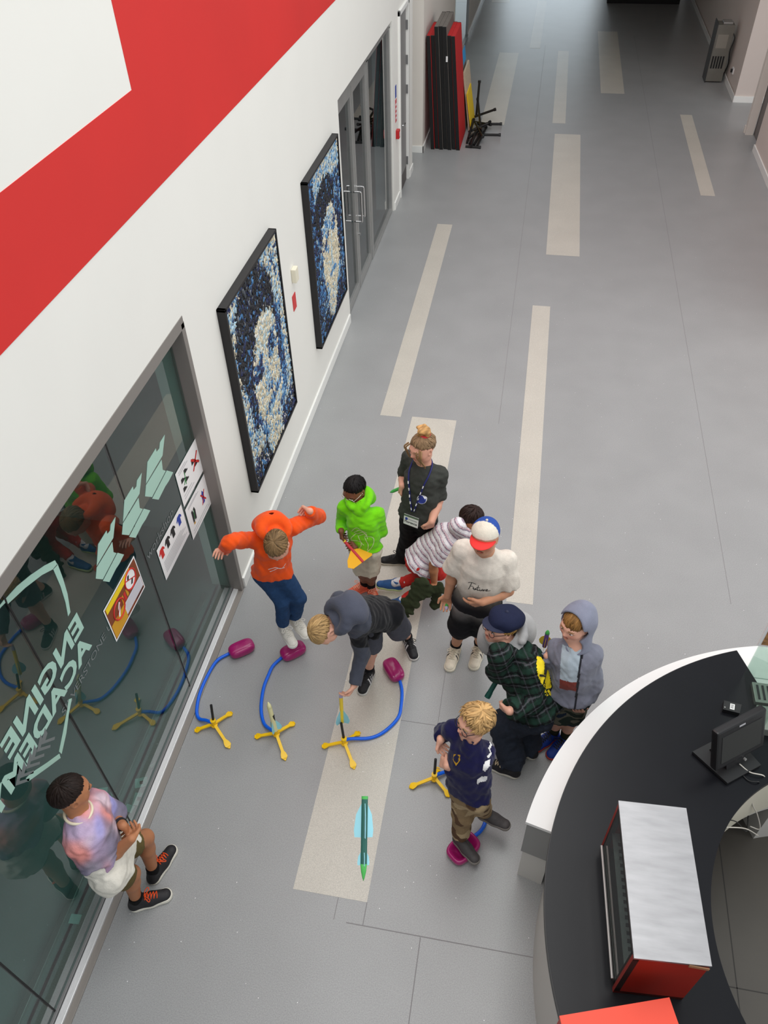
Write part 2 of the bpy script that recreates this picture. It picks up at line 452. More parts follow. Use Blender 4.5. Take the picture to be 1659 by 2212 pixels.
# ---- posters on the glass (A3 sheets)
M_paper = mat('white_paper', C(238, 238, 238), 0.7)
def poster(y0, y1, z0, z1, label, draw, base=M_paper):
    o = empty('poster', (GX + 0.003, (y0 + y1) / 2, z0), label, 'poster', 'posters on the glass')
    # slightly curled sheet
    n = 10; vs = []; fs = []
    for i in range(n + 1):
        t = i / n; y = y0 + (y1 - y0) * t
        dx = 0.004
        for z in (z0, z1): vs += [(GX + dx, y, z), (GX + dx + 0.0008, y, z)]
    for i in range(n):
        b_ = 4 * i
        fs += [[b_ + 1, b_ + 5, b_ + 7, b_ + 3], [b_, b_ + 2, b_ + 6, b_ + 4], [b_, b_ + 4, b_ + 5, b_ + 1], [b_ + 2, b_ + 3, b_ + 7, b_ + 6]]
    fs += [[0, 1, 3, 2], [4 * n, 4 * n + 2, 4 * n + 3, 4 * n + 1]]
    MB().pyd(vs, fs).build('sheet', base, o, smooth=False)
    def P(u, v, lift=0.0016):
        t = u
        return (GX + 0.004 + lift, y0 + (y1 - y0) * u, z0 + (z1 - z0) * v)
    def poly(pts, name, m, lift=0.0016):
        # fine fan so that it follows the curl
        mb = MB(); mb.pyd([P(u, v, lift) for u, v in pts], [list(range(len(pts)))]); mb.build(name, m, o, recalc=False)
    draw(poly, P, o)
    return o
M_ink = mat('black_print', C(28, 26, 28), 0.6); M_inkred = mat('red_print', C(200, 38, 34), 0.6); M_inkgrey = mat('grey_print', C(176, 176, 180), 0.6)
M_inkgreen = mat('green_print', C(52, 140, 70), 0.6); M_inkblue = mat('blue_print', C(36, 62, 160), 0.6); M_inkyel = mat('yellow_print', C(238, 206, 20), 0.6)
M_inkbrown = mat('brown_print', C(126, 62, 30), 0.6); M_inkgold = mat('gold_print', C(206, 150, 30), 0.6)
def rect(u0, v0, u1, v1): return [(u0, v0), (u1, v0), (u1, v1), (u0, v1)]
def lines(poly, u0, u1, v0, v1, n, m=M_inkgrey):
    for i in range(n):
        v = v0 + (v1 - v0) * i / max(n - 1, 1)
        poly(rect(u0, v, u1 - 0.08 * (i % 3), v + 0.018), 'text_line', m)
def seg(p, q, wd): 
    dx, dy = q[0] - p[0], q[1] - p[1]; L = math.hypot(dx, dy); nx, ny = -dy / L * wd / 2, dx / L * wd / 2
    return [(p[0] + nx, p[1] + ny), (p[0] - nx, p[1] - ny), (q[0] - nx, q[1] - ny), (q[0] + nx, q[1] + ny)]
def shoe_poly(cu, cv, s, fl_=1):
    return [(cu + fl_ * a * s, cv + b_ * s * 1.4) for a, b_ in ((-.5, -.25), (.45, -.25), (.5, -.1), (.2, .02), (0, .25), (-.45, .3))]
def drawA(poly, P, o):
    for cu, cv in ((0.20, 0.62), (0.34, 0.5), (0.20, 0.36), (0.36, 0.72)): poly(shoe_poly(cu, cv, 0.16), 'shoe_picture', M_ink)
    poly(seg((0.2, 0.45), (0.27, 0.55), 0.03), 'tick_mark', M_inkgreen, 0.0022); poly(seg((0.27, 0.4), (0.3, 0.72), 0.025), 'tick_mark', M_inkgreen, 0.0022)
    for cu, cv in ((0.70, 0.62), (0.80, 0.48)): poly(shoe_poly(cu, cv, 0.18), 'shoe_picture', M_ink)
    poly(seg((0.62, 0.38), (0.90, 0.72), 0.05), 'cross_mark', M_inkred, 0.0022); poly(seg((0.90, 0.38), (0.62, 0.72), 0.05), 'cross_mark', M_inkred, 0.0022)
    lines(poly, 0.1, 0.55, 0.12, 0.2, 2); lines(poly, 0.1, 0.5, 0.84, 0.9, 2)
def drawB(poly, P, o):
    for cu in (0.2, 0.29):
        poly([(cu - .03, .35), (cu + .03, .35), (cu + .05, .6), (cu + .02, .72), (cu - .03, .7)], 'figure_picture', M_ink)
    poly(seg((0.24, 0.4), (0.27, 0.66), 0.02), 'tick_mark', M_inkgreen, 0.0022); poly(rect(.18, .28, .24, .34), 'figure_picture', M_inkgold)
    poly([(.68, .35), (.76, .35), (.78, .62), (.72, .74), (.67, .6)], 'figure_picture', M_inkblue)
    poly(seg((0.64, 0.36), (0.82, 0.68), 0.035), 'cross_mark', M_inkred, 0.0022); poly(seg((0.82, 0.36), (0.64, 0.68), 0.035), 'cross_mark', M_inkred, 0.0022)
    lines(poly, 0.1, 0.9, 0.08, 0.16, 2); lines(poly, 0.1, 0.6, 0.86, 0.9, 2)
def shirt_poly(cu, cv, s):
    return [(cu + a * s, cv + b_ * s * 1.5) for a, b_ in ((-.25, -.5), (.25, -.5), (.25, .15), (.48, .0), (.5, .2), (.25, .5), (-.25, .5), (-.5, .2), (-.48, .0), (-.25, .15))]
def drawC(poly, P, o):
    for cu, m_ in ((0.12, M_inkred), (0.34, M_ink), (0.56, M_ink), (0.82, M_inkblue)): poly(shirt_poly(cu, 0.74, 0.19), 'shirt_picture', m_)
    lines(poly, 0.08, 0.95, 0.14, 0.44, 6)
def drawD(poly, P, o):
    poly(rect(0.02, 0.04, 0.98, 0.96), 'print_ground', M_inkbrown)
    poly(rect(0.04, 0.80, 0.80, 0.95), 'headline_band', M_inkyel, 0.0022)
    poly(rect(0.03, 0.06, 0.42, 0.45), 'picture_block', M_inkgold, 0.0022)
    for i in range(5): poly(rect(0.42 + 0.07 * i, 0.42 + 0.02 * i, 0.47 + 0.07 * i, 0.66), 'picture_block', M_inkred if i % 2 else M_inkgold, 0.0022)
    poly(rect(0.42, 0.12, 0.97, 0.42), 'text_panel', mat('pale_print', C(214, 212, 220), 0.6), 0.0024)
    for i in range(6): poly(rect(0.45, 0.15 + .042 * i, 0.94, 0.158 + .042 * i), 'text_line', M_inkgrey, 0.003)
    poly(rect(0.72, 0.07, 0.96, 0.10), 'text_line', M_ink, 0.0026)
    for cu, cv, white in ((0.74, 0.70, 1), (0.30, 0.52, 0)):
        n = 24; R = 0.155
        if white: poly([(cu + R * .9 * math.cos(2 * math.pi * k / n), cv + R * 1.35 * math.sin(2 * math.pi * k / n)) for k in range(n)], 'sign_disc', M_paper, 0.0028)
        else:
            poly([(cu + .03 * a, cv + .05 * c_) for a, c_ in ((-2, -3), (-1, -3.5), (2.2, 2), (1.4, 3), (-.5, 1))], 'cup_picture', M_paper, 0.0028)
        mb = MB(); pts = [(cu + R * math.cos(2 * math.pi * k / n), cv + R * 1.45 * math.sin(2 * math.pi * k / n)) for k in range(n + 1)]
        mb.tube([P(u, v, 0.0036) for u, v in pts], 0.005, 5, cap=False); mb.build('prohibition_ring', M_inkred, o)
        if white:
            poly(seg((cu - .06, cv + .04), (cu - .02, cv + .14), .05), 'bottle_picture', M_ink, 0.0032); poly(seg((cu + .0, cv - .15), (cu + .05, cv - .05), .05), 'bottle_picture', M_ink, 0.0032)
        poly(seg((cu - .11, cv - .13) if not white else (cu - .12, cv + .1), (cu + .11, cv + .15) if not white else (cu + .12, cv - .1), .02), 'prohibition_bar', M_inkred, 0.004)
poster(3.60, 4.0, 1.35, 1.65, 'white poster of shoes with a red cross, nearest the shopfront jamb, upper of two', drawA)
poster(3.60, 4.0, 1.02, 1.32, 'white poster with small figures and a red cross, directly below the shoe poster', drawB)
poster(3.13, 3.57, 1.115, 1.405, 'white poster with a row of red, black and blue shirts on the glass', drawC)
poster(2.459, 2.891, 1.327, 1.617, 'yellow and brown poster with two red prohibition circles on the glass', drawD)

# ---- glazed double door with a side light
dd = empty('door_1', (XW - 0.06, 8.45, 0), kind='structure')
M_doorglass = glass_mat('grey_door_glass', (0.62, 0.70, 0.72), 1.5)
dx0, dx1 = XW - 0.10, XW - 0.035
f_ = MB()
f_.box(dx0 - .01, dx1 + .01, 8.41, 11.62, 2.44, 2.52, .003).box(dx0 - .01, dx1 + .01, 8.41, 8.445, 0, 2.46).box(dx0 - .01, dx1 + .01, 10.02, 10.12, 0, 2.46, .003).box(dx0 - .01, dx1 + .01, 11.55, 11.62, 0, 2.46, .003)
f_.box(dx0 - .01, dx1 + .012, 10.12, 11.55, 0, 0.06, .003)
f_.build('door_frame', M_alu, dd)
def leaf(y0, y1, hy):
    lf = MB().box(dx0, dx1, y0, y0 + .07, 0.01, 2.43, .003).box(dx0, dx1, y1 - .07, y1, 0.01, 2.43, .003).box(dx0, dx1, y0 + .07, y1 - .07, 0.01, .12, .003).box(dx0, dx1, y0 + .07, y1 - .07, 2.34, 2.43, .003).build('door_leaf', M_alu, dd)
    MB().box(dx0 + .025, dx0 + .035, y0 + .07, y1 - .07, .12, 2.34).build('pane', M_doorglass, lf)
    h = MB(); X = dx1 + 0.075
    for sx in (X, dx0 - 0.075):
        h.tube(spline([(dx1 - .02 if sx > dx1 else dx0 + .02, hy, .93), (sx - .01 * (1 if sx > dx1 else -1), hy, .93), (sx, hy, .95), (sx, hy, 1.1), (sx, hy, 1.27), (sx - .01 * (1 if sx > dx1 else -1), hy, 1.29), (dx1 - .02 if sx > dx1 else dx0 + .02, hy, 1.29)], 5), 0.013, 8)
    h.build('pull_handle', mat('polished_steel', C(205, 205, 205), 0.18, metal=1.0), lf, smooth=True)
    return lf
leaf(8.45, 9.20, 9.14); lf2 = leaf(9.22, 10.02, 9.30)
MB().tube([(dx1 - .005, 9.255, .72), (dx1 + .02, 9.255, .72)], .017, 12).build('lock_cylinder', mat('polished_steel', (0, 0, 0)), lf2)
MB().box(dx0 + .025, dx0 + .035, 10.12, 11.55, .06, 2.44).build('pane', M_doorglass, dd)

# grey flush door
gd = empty('door_2', (XW - 0.05, 12.5, 0), kind='structure')
MB().box(XW - .06, XW - .012, 12.16, 12.86, 0.005, 2.46, .003).build('door_leaf', mat('grey_flush_door', C(140, 139, 138), 0.5), gd)
MB().box(XW - .03, XW + .03, 12.10, 12.15, 0, 2.52, .003).box(XW - .03, XW + .03, 12.86, 12.93, 0, 2.52, .003).box(XW - .03, XW + .03, 12.10, 12.93, 2.46, 2.52, .003).build('door_frame', M_skirt, gd)
MB().box(XW - .013, XW - .008, 12.18, 12.84, 0.01, .22).build('kick_plate', mat('dark_kick_plate', C(84, 78, 76), 0.5), gd)
MB().tube(spline([(XW - .012, 12.26, 1.02), (XW + .04, 12.26, 1.02), (XW + .05, 12.30, 1.02), (XW + .05, 12.38, 1.02)], 5), .011, 8).build('lever_handle', mat('polished_steel', (0, 0, 0)), gd, smooth=True)
for z in (.3, 1.35, 1.75, 2.2): MB().box(XW - .014, XW + .02, 12.845, 12.862, z - .06, z + .06).build('hinge', M_aludark, gd)

# small wall fittings
MB_ = MB().box(XW, XW + .045, 6.27, 6.36, 1.63, 1.76, .008); tag(MB_.build('wall_sensor', mat('cream_plastic', C(232, 226, 205), 0.5)), 'small cream sensor box on white wall between the two paintings', 'sensor')
tag(MB().box(XW, XW + .006, 6.22, 6.32, 1.37, 1.52, .002).build('wall_notice', mat('red_card', C(206, 62, 62), 0.6)), 'small red card fixed to white wall below the cream sensor', 'notice')
cp = empty('fire_call_point', (XW, 11.88, .95), 'red fire call point beside the grey door', 'call point')
MB().box(XW, XW + .05, 11.83, 11.93, .97, 1.09, .01).build('housing', mat('red_plastic', C(190, 30, 34), 0.4), cp)
MB().box(XW + .05, XW + .053, 11.85, 11.91, 1.0, 1.06).build('press_plate', mat('pale_plate', C(225, 190, 185), 0.5), cp)
fs_ = empty('fire_notice', (XW, 11.86, 1.2), 'tall narrow blue and red notice above the call point', 'notice')
MB().box(XW, XW + .003, 11.81, 11.92, 1.2, 1.5).build('red_panel', mat('pink_red_print', C(204, 80, 90), 0.6), fs_)
MB().box(XW, XW + .003, 11.82, 11.91, 1.52, 1.68).build('blue_panel', M_inkblue, fs_)
for i in range(4): MB().box(XW + .003, XW + .004, 11.83, 11.90, 1.24 + i * .06, 1.265 + i * .06).build('text_line', M_paper, fs_)

# ---- framed mosaic portraits
def smooth01(x): return np.clip(x, 0, 1) ** 2 * (3 - 2 * np.clip(x, 0, 1))
def painting(y0, y1, z0, z1, label, style, seed):
    o = empty('mosaic_painting', (XW, (y0 + y1) / 2, z0), label, 'painting', 'mosaic portraits')
    MB().box(XW, XW + .045, y0 + .01, y1 - .01, z0 + .01, z1 - .01).build('backing_board', mat('dark_backing', C(30, 34, 44), 0.7), o)
    fm = MB()
    for a, b_, c_, d_ in ((y0, y0 + .028, z0, z1), (y1 - .018, y1, z0, z1), (y0, y1, z0, z0 + .02), (y0, y1, z1 - .02, z1)):
        fm.box(XW, XW + .065, a, b_, c_, d_, .002)
    fm.build('frame', mat('black_frame', C(22, 20, 22), 0.5), o)
    R = np.random.default_rng(seed)
    N = 9500
    u = R.random(N); v = R.random(N)
    W_, H_ = y1 - y0 - .06, z1 - z0 - .06
    pal = {'cream': C(222, 212, 186), 'ice': C(176, 206, 222), 'blue': C(74, 132, 186), 'navy': C(30, 44, 92), 'black': C(22, 24, 32), 'white': C(232, 232, 226), 'grey': C(110, 118, 128)}
    names = list(pal); PC = np.array([pal[k] for k in names]); ix = {k: i for i, k in enumerate(names)}
    un = u + R.normal(0, .011, N); vn = v + R.normal(0, .009, N)
    def E(cu, cv, ru, rv, rot=0.0):
        x = un - cu; y = vn - cv
        c_, s_ = math.cos(rot), math.sin(rot)
        return np.hypot((x * c_ + y * s_) / ru, (-x * s_ + y * c_) / rv)
    w_ = np.zeros((N, len(names)))
    def setw(mask, **kw):
        w_[mask] = 0
        for k, val in kw.items(): w_[mask, ix[k]] = val
    if style == 0:
        setw(np.ones(N, bool), ice=.38, cream=.34, blue=.16, navy=.08, black=.04)
        setw(E(.42, .72, .40, .30, .1) < 1, black=.74, navy=.14, blue=.06, grey=.06)
        setw(E(.19, .52, .085, .26) < 1, black=.6, navy=.25, blue=.15)
        setw(E(.55, .44, .31, .30) < 1, cream=.74, ice=.17, blue=.05, white=.04)
        setw(E(.56, .66, .20, .10) < 1, cream=.6, ice=.3, white=.1)
        setw(E(.84, .45, .06, .26) < 1, navy=.5, blue=.3, black=.2)
        for cu in (.37, .68):
            setw(E(cu, .555 + .03 * (cu > .5), .115, .022, .15) < 1, navy=.5, blue=.4, black=.1)
            setw(E(cu, .50 + .03 * (cu > .5), .105, .038) < 1, blue=.5, navy=.3, ice=.2)
            setw(E(cu, .50 + .03 * (cu > .5), .04, .018) < 1, black=.7, navy=.3)
        setw(E(.50, .42, .03, .09, -.2) < 1, blue=.45, ice=.4, cream=.15); setw(E(.56, .35, .10, .018) < 1, blue=.5, navy=.3, ice=.2)
        setw(E(.56, .275, .19, .022, .06) < 1, navy=.45, blue=.4, ice=.15); setw(E(.56, .235, .15, .022) < 1, ice=.5, blue=.3, cream=.2)
        setw((np.abs(E(.55, .30, .30, .17) - 1) < .13) & (vn < .32), blue=.6, navy=.25, ice=.15)
        setw(E(.5, .07, .22, .10) < 1, cream=.6, ice=.32, blue=.08)
        setw((vn < .13) & (np.abs(un - .5) > .20 - .6 * (.13 - vn)), black=.45, navy=.3, blue=.15, white=.1)
    else:
        setw(np.ones(N, bool), blue=.36, navy=.26, black=.24, ice=.14)
        setw(vn > .86, ice=.4, cream=.3, blue=.3)
        setw(E(.44, .75, .33, .16) < 1, black=.82, navy=.13, blue=.05)
        setw(E(.56, .42, .29, .30) < 1, cream=.84, ice=.09, white=.05, blue=.02)
        setw(E(.50, .63, .20, .06) < 1, ice=.4, blue=.4, cream=.2)
        setw(E(.88, .48, .07, .2) < 1, black=.5, navy=.4, blue=.1)
        for cu in (.43, .70):
            setw(E(cu, .545 + .04 * (cu > .5), .09, .018, .2) < 1, navy=.6, blue=.4)
            setw(E(cu, .505 + .04 * (cu > .5), .07, .02) < 1, blue=.6, navy=.4)
        setw(E(.57, .40, .03, .08, -.15) < 1, ice=.7, cream=.3); setw(E(.58, .30, .13, .016) < 1, blue=.6, ice=.4)
        setw((np.abs(E(.57, .30, .24, .15) - 1) < .10) & (vn < .26), blue=.7, ice=.3)
        setw(E(.52, .12, .16, .10) < 1, cream=.6, ice=.3, blue=.1)
        setw((vn < .12) & (np.abs(un - .5) > .16 - .9 * (.12 - vn)), black=.6, navy=.25, blue=.15)
        setw(un < .14, black=.4, blue=.35, navy=.25)
    cum = np.cumsum(w_, 1); cum /= cum[:, -1:]
    pick = (R.random(N)[:, None] > cum).sum(1)
    colr = PC[pick] * (0.88 + 0.24 * R.random(N))[:, None]
    # chips: thin slivers 2-5 cm, each with its own tilt
    L = 0.010 + 0.020 * R.random(N); Wd = 0.005 + 0.005 * R.random(N); th = R.normal(1.2, .7, N)
    lift = 0.047 + 0.010 * R.random(N)
    cy = y0 + .03 + u * W_; cz = z0 + .03 + v * H_
    ex = np.stack([np.cos(th) * L, np.sin(th) * L], 1); ey = np.stack([-np.sin(th) * Wd, np.cos(th) * Wd], 1)
    V = np.zeros((N, 8, 3)); 
    for k, (a, b_) in enumerate(((-1, -1), (1, -1), (1, 1), (-1, 1))):
        yy = np.clip(cy + a * ex[:, 0] + b_ * ey[:, 0], y0 + .022, y1 - .014); zz = np.clip(cz + a * ex[:, 1] + b_ * ey[:, 1], z0 + .016, z1 - .016)
        V[:, k] = np.stack([np.full(N, XW + .044), yy, zz], 1)
        V[:, k + 4] = np.stack([XW + lift + a * .003 * R.normal(0, 1, N), yy, zz], 1)
    fi = np.array([[4, 5, 6, 7], [0, 1, 5, 4], [1, 2, 6, 5], [2, 3, 7, 6], [3, 0, 4, 7]])
    Fc = (np.arange(N)[:, None, None] * 8 + fi[None]).reshape(-1, 4)
    ch = fast_mesh('mosaic_chips', V.reshape(-1, 3), Fc, mat('mosaic_paint', (1, 1, 1), 0.45, attr=True), o, cols=np.repeat(colr, 8, 0), smooth=False)
    tag(ch, kind='stuff')

def fast_mesh(name, V, Q, mt, parent, cols=None, smooth=True):
    off = np.array(origin_of(parent)) if parent is not None else np.zeros(3)
    me = bpy.data.meshes.new(name)
    nv, nq = len(V), len(Q)
    me.vertices.add(nv); me.vertices.foreach_set('co', (V - off).astype(np.float32).ravel())
    k = Q.shape[1]
    me.loops.add(nq * k); me.loops.foreach_set('vertex_index', Q.astype(np.int32).ravel())
    me.polygons.add(nq); me.polygons.foreach_set('loop_start', np.arange(0, nq * k, k, dtype=np.int32))
    try: me.polygons.foreach_set('loop_total', np.full(nq, k, dtype=np.int32))
    except Exception: pass
    if cols is not None:
        a = me.color_attributes.new('Col', 'FLOAT_COLOR', 'POINT')
        cc = np.ones((nv, 4), np.float32); cc[:, :3] = cols
        a.data.foreach_set('color', cc.ravel())
    me.update(calc_edges=True); me.validate()
    return link_mesh(name, me, mt, parent, smooth=smooth)

painting(4.545, 5.83, .635, 2.345, 'nearer large blue and cream mosaic portrait in black frame', 0, 3)
painting(6.825, 8.09, .59, 2.31, 'farther blue and cream mosaic portrait in black frame beside the glazed doors', 1, 5)

# ================================================================== COUNTER
CX, CY = 2.20, 1.592
deg = math.radians
M_top = mat('black_laminate', C(20, 21, 25), 0.27, var=0.12, vscale=2.5, spec=0.24)
M_cwhite = mat('white_laminate', C(238, 238, 236), 0.4)
M_cgrey = mat('pale_grey_laminate', C(206, 203, 197), 0.5)
M_dgrey = mat('mid_grey_panel', C(140, 140, 138), 0.5)
ct = empty('serving_counter', (CX - 1.4, CY, 0), 'long curved serving counter with black worktop and pale front panel', 'counter')
MB().arc(CX, CY, 0.972, 1.768, deg(111.3), deg(262), 0.965, 1.0, 96).build('worktop', M_top, ct)
MB().arc(CX, CY, 1.766, 1.772, deg(111.3), deg(262), 0.962, 0.998, 96).build('edge_band', M_black, ct)
MB().arc(CX, CY, 1.69, 1.72, deg(112), deg(262), 0.0, 0.965, 96).build('front_panel', M_cgrey, ct)
MB().arc(CX, CY, 0.985, 1.0, deg(112), deg(158), 0.52, 0.965, 40).build('inner_panel', mat('cream_panel', C(206, 201, 184), 0.6), ct)
MB().arc(CX, CY, 1.0, 1.68, deg(112), deg(262), 0.45, 0.47, 60).build('under_shelf', M_cgrey, ct)
lg = empty('counter_ledge', (CX - 1.8, CY + .3, 0), 'low white curved ledge wrapped around the counter front', 'ledge')
MB().arc(CX, CY, 1.722, 1.914, deg(98), deg(167.2), 0.775, 0.80, 60).build('ledge_top', M_cwhite, lg)
MB().arc(CX, CY, 1.722, 1.905, deg(98), deg(166.9), 0.40, 0.775, 60).build('ledge_body', M_dgrey, lg)
MB().arc(CX, CY, 1.74, 1.895, deg(98), deg(166.2), 0.0, 0.40, 60).build('plinth', M_cgrey, lg)
# white end unit with glass display case
du = empty('display_counter', (CX - .5, CY + 1.5, 0), 'white end of the counter carrying a glass display case', 'counter')
MB().arc(CX, CY, 0.972, 1.768, deg(70), deg(111.1), 0.96, 0.985, 32).build('worktop', M_cwhite, du)
MB().arc(CX, CY, 1.0, 1.72, deg(70), deg(111.1), 0.0, 0.96, 32).build('cabinet_body', M_cgrey, du)
dc = empty('glass_display_case', (1.72, 2.95, .985), 'clear glass display case on the white counter end', 'display case')
M_clear = glass_mat('clear_case_glass', (0.86, 0.93, 0.90), 1.3)
g0 = FL(1605, 1462, 0.985)
MB().box(g0[0], g0[0] + .9, g0[1], g0[1] + .008, .985, 1.46).build('pane', M_clear, dc)
MB().box(g0[0], g0[0] + .008, g0[1] - .44, g0[1], .985, 1.46).build('pane', M_clear, dc)
MB().box(g0[0], g0[0] + .9, g0[1] - .44, g0[1], 1.46, 1.468).build('pane', M_clear, dc)
tr = MB().box(g0[0] + .03, g0[0] + .8, g0[1] - .20, g0[1] - .06, .99, 1.03, .004).build('tray', mat('pewter_tray', C(150, 154, 146), 0.4, metal=0.5), dc)
for i in range(14):
    MB().box(g0[0] + .05 + i * .03, g0[0] + .062 + i * .03, g0[1] - .18, g0[1] - .08, 1.03, 1.034).build('slot', M_black, tr)
MB().box(g0[0] + .02, g0[0] + .8, g0[1] - .40, g0[1] - .24, .99, 1.06, .006).build('tray', mat('pewter_tray', (0, 0, 0)), dc)
mc = empty('menu_card', (g0[0] + .10, g0[1] + .02, 1.468), 'white framed picture card standing on the display case', 'card')
cpx = [FL(1646, 1376, 1.55), FL(1659, 1350, 1.66), FL(1690, 1400, 1.6), FL(1662, 1425, 1.47)]
MB().box(cpx[0][0], cpx[0][0] + .22, cpx[0][1], cpx[0][1] + .01, 1.468, 1.70, M=None).build('card_back', M_paper, mc)
MB().box(cpx[0][0] + .015, cpx[0][0] + .205, cpx[0][1] - .002, cpx[0][1], 1.485, 1.685).build('picture', mat('food_picture', C(150, 110, 70), 0.5, var=0.8, vscale=30), mc)
# service floor inside the arc, shade put into its darker colour
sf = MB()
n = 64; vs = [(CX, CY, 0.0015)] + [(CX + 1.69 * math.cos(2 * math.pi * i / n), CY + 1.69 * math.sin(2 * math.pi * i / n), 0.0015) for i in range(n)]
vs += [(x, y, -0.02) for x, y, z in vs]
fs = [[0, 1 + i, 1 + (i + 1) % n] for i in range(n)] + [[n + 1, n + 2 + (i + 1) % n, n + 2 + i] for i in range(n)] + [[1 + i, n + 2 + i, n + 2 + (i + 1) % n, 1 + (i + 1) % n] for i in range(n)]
so = sf.pyd(vs, fs).build('floor_service', mat('shade_toned_service_vinyl', C(76, 72, 66), 0.4, var=0.08, vscale=3)); tag(so, kind='structure')
for a, b_, c_, d_ in ((1.62, 1.626, .2, 2.9), (0.9, 3.4, 1.62, 1.626), (0.9, 3.4, 1.02, 1.026), (2.2, 2.206, .2, 2.9)):
    MB().box(a, b_, c_, d_, 0.0, 0.0022).build('seam', mat('black_seam', C(44, 42, 40), 0.7), so)

# hot display cabinet on the counter
hc = empty('hot_food_cabinet', (0.88, 1.53, 1.0), 'stainless topped hot food cabinet with glass front on black counter', 'cabinet')
Pq = [np.array(p) for p in ((.705, 1.865), (1.015, 1.88), (1.057, 1.21), (.747, 1.187))]
def q3(p, z): return (p[0], p[1], z)
M_steel = mat('brushed_steel', C(168, 168, 170), 0.40, metal=0.85, var=0.10, vscale=12, aniso=(.5, 2.5, 1), bump=0.02, bscale=30)
M_boxred = mat('red_enamel', C(152, 40, 26), 0.4)
MB().prism([q3(p, 1.485) for p in Pq], (0, 0, .015)).build('top_panel', M_steel, hc)
ce = sum(Pq) / 4
def ins(p, k): return p + (ce - p) * k
I = [ins(p, .012) for p in Pq]
def wallp(a, b_, z0, z1, t):
    d = b_ - a; nrm = np.array([-d[1], d[0]]); nrm = nrm / np.linalg.norm(nrm)
    if np.dot(nrm, ce - a) < 0: nrm = -nrm
    return [q3(a, z0), q3(b_, z0), q3(b_ + nrm * t, z0), q3(a + nrm * t, z0)], (0, 0, z1 - z0)
def wp(name, a, b_, z0, z1, t, m): 
    pl, dv = wallp(a, b_, z0, z1, t); return MB().prism(pl, dv).build(name, m, hc)
wp('end_panel', I[3], I[2], 1.002, 1.485, .02, M_boxred); wp('end_panel', I[0], I[1], 1.002, 1.485, .02, M_boxred)
wp('back_panel', I[1], I[2], 1.002, 1.485, .02, M_steel)
MB().prism([q3(p, 1.002) for p in I], (0, 0, .03)).build('base', mat('dark_metal', C(60, 58, 56), 0.4, metal=0.6), hc)
M_dkf = mat('dark_metal', (0, 0, 0))
ff = MB()
for a, b_, z0, z1 in ((I[0], I[0] + (I[3] - I[0]) * .05, 1.03, 1.485), (I[3] + (I[0] - I[3]) * .05, I[3], 1.03, 1.485)):
    pl, dv = wallp(a, b_, z0, z1, .025); ff.prism(pl, dv)
pl, dv = wallp(I[0], I[3], 1.03, 1.07, .025); ff.prism(pl, dv); pl, dv = wallp(I[0], I[3], 1.455, 1.485, .025); ff.prism(pl, dv)
ff.build('front_frame', M_dkf, hc)
a_, b_ = I[0] + (I[3] - I[0]) * .05, I[0] + (I[3] - I[0]) * .95
pl, dv = wallp(a_, b_, 1.07, 1.455, .006); MB().prism(pl, dv).build('front_glass', M_clear, hc)
off = np.array([-.012, 0.0]); MB().tube([q3(a_ + off, 1.075), q3(b_ + off, 1.075)], .007, 8).build('front_rail', M_alu, hc)
sh = MB().prism([q3(ins(p, .1), 1.22) for p in Pq], (0, 0, .008)).build('shelf', M_steel, hc)
for i in range(16):
    t = .08 + .84 * i / 15; c_ = ins(Pq[0], .12) * (1 - t) + ins(Pq[3], .12) * t
    MB().box(c_[0] + .02, c_[0] + .07, c_[1] - .008, c_[1] + .008, 1.228, 1.231).build('slot', M_black, sh)
MB().box(.97, 1.05, 1.20, 1.204, 1.47, 1.49).build('corner_tape', mat('brown_tape', C(150, 112, 78), 0.6), hc)
# red box at the near end
u_ = np.array([.951, .310]); v_ = np.array([.310, -.951]); p0 = np.array([.474, .977])
rb = empty('red_counter_box', (.8, .8, 1.0), 'plain bright red box at the near end of the counter', 'box')
rq = [p0, p0 + u_ * .475, p0 + u_ * .475 + v_ * .42, p0 + v_ * .42]
cen = sum(rq) / 4
MB().prism([q3(p, 1.002) for p in [cen + (p - cen) * .985 for p in rq]], (0, 0, .29)).build('box_body', mat('red_carton', C(190, 44, 30), 0.5), rb)
MB().prism([q3(p, 1.285) for p in rq], (0, 0, .02)).build('lid', mat('bright_red_lid', C(236, 74, 48), 0.45), rb)

# till screen
BL, BR = FL(1546, 1668, 1.09), FL(1650, 1612, 1.09)
rt = (BR - BL); wdt = np.linalg.norm(rt); rt /= wdt
fac = np.cross(rt, [0, 0, 1]); fac /= np.linalg.norm(fac)      # points towards the staff side
if fac[1] > 0: fac = -fac
tilt = deg(18)
upv = np.array([0, 0, 1]) * math.cos(tilt) - fac * math.sin(tilt)
nf = np.cross(rt, upv)
if np.dot(nf, fac) < 0: nf = -nf
ts = empty('till_monitor', tuple((BL + BR) / 2 * np.array([1, 1, 0]) + np.array([0, 0, 1.0])), 'black touch screen till monitor on a wedge stand on the counter', 'monitor')
Mt = Matrix(((rt[0], nf[0], upv[0], BL[0]), (rt[1], nf[1], upv[1], BL[1]), (rt[2], nf[2], upv[2], BL[2]), (0, 0, 0, 1)))
Hs = wdt * 0.80
MB().box(0, wdt, -.045, 0, 0, Hs, .012, Mt).build('housing', M_black, ts)
MB().box(.035, wdt - .03, -.002, .002, .04, Hs - .045, 0, Mt).build('screen', mat('dark_glass_screen', C(50, 52, 52), 0.12), ts)
MB().box(wdt * .44, wdt * .56, 0, .0015, Hs - .03, Hs - .02, 0, Mt).build('maker_mark', M_inkgrey, ts)
mid = (BL + BR) / 2
sd = MB(); c1 = mid - fac * .03 + np.array([0, 0, .08]); 
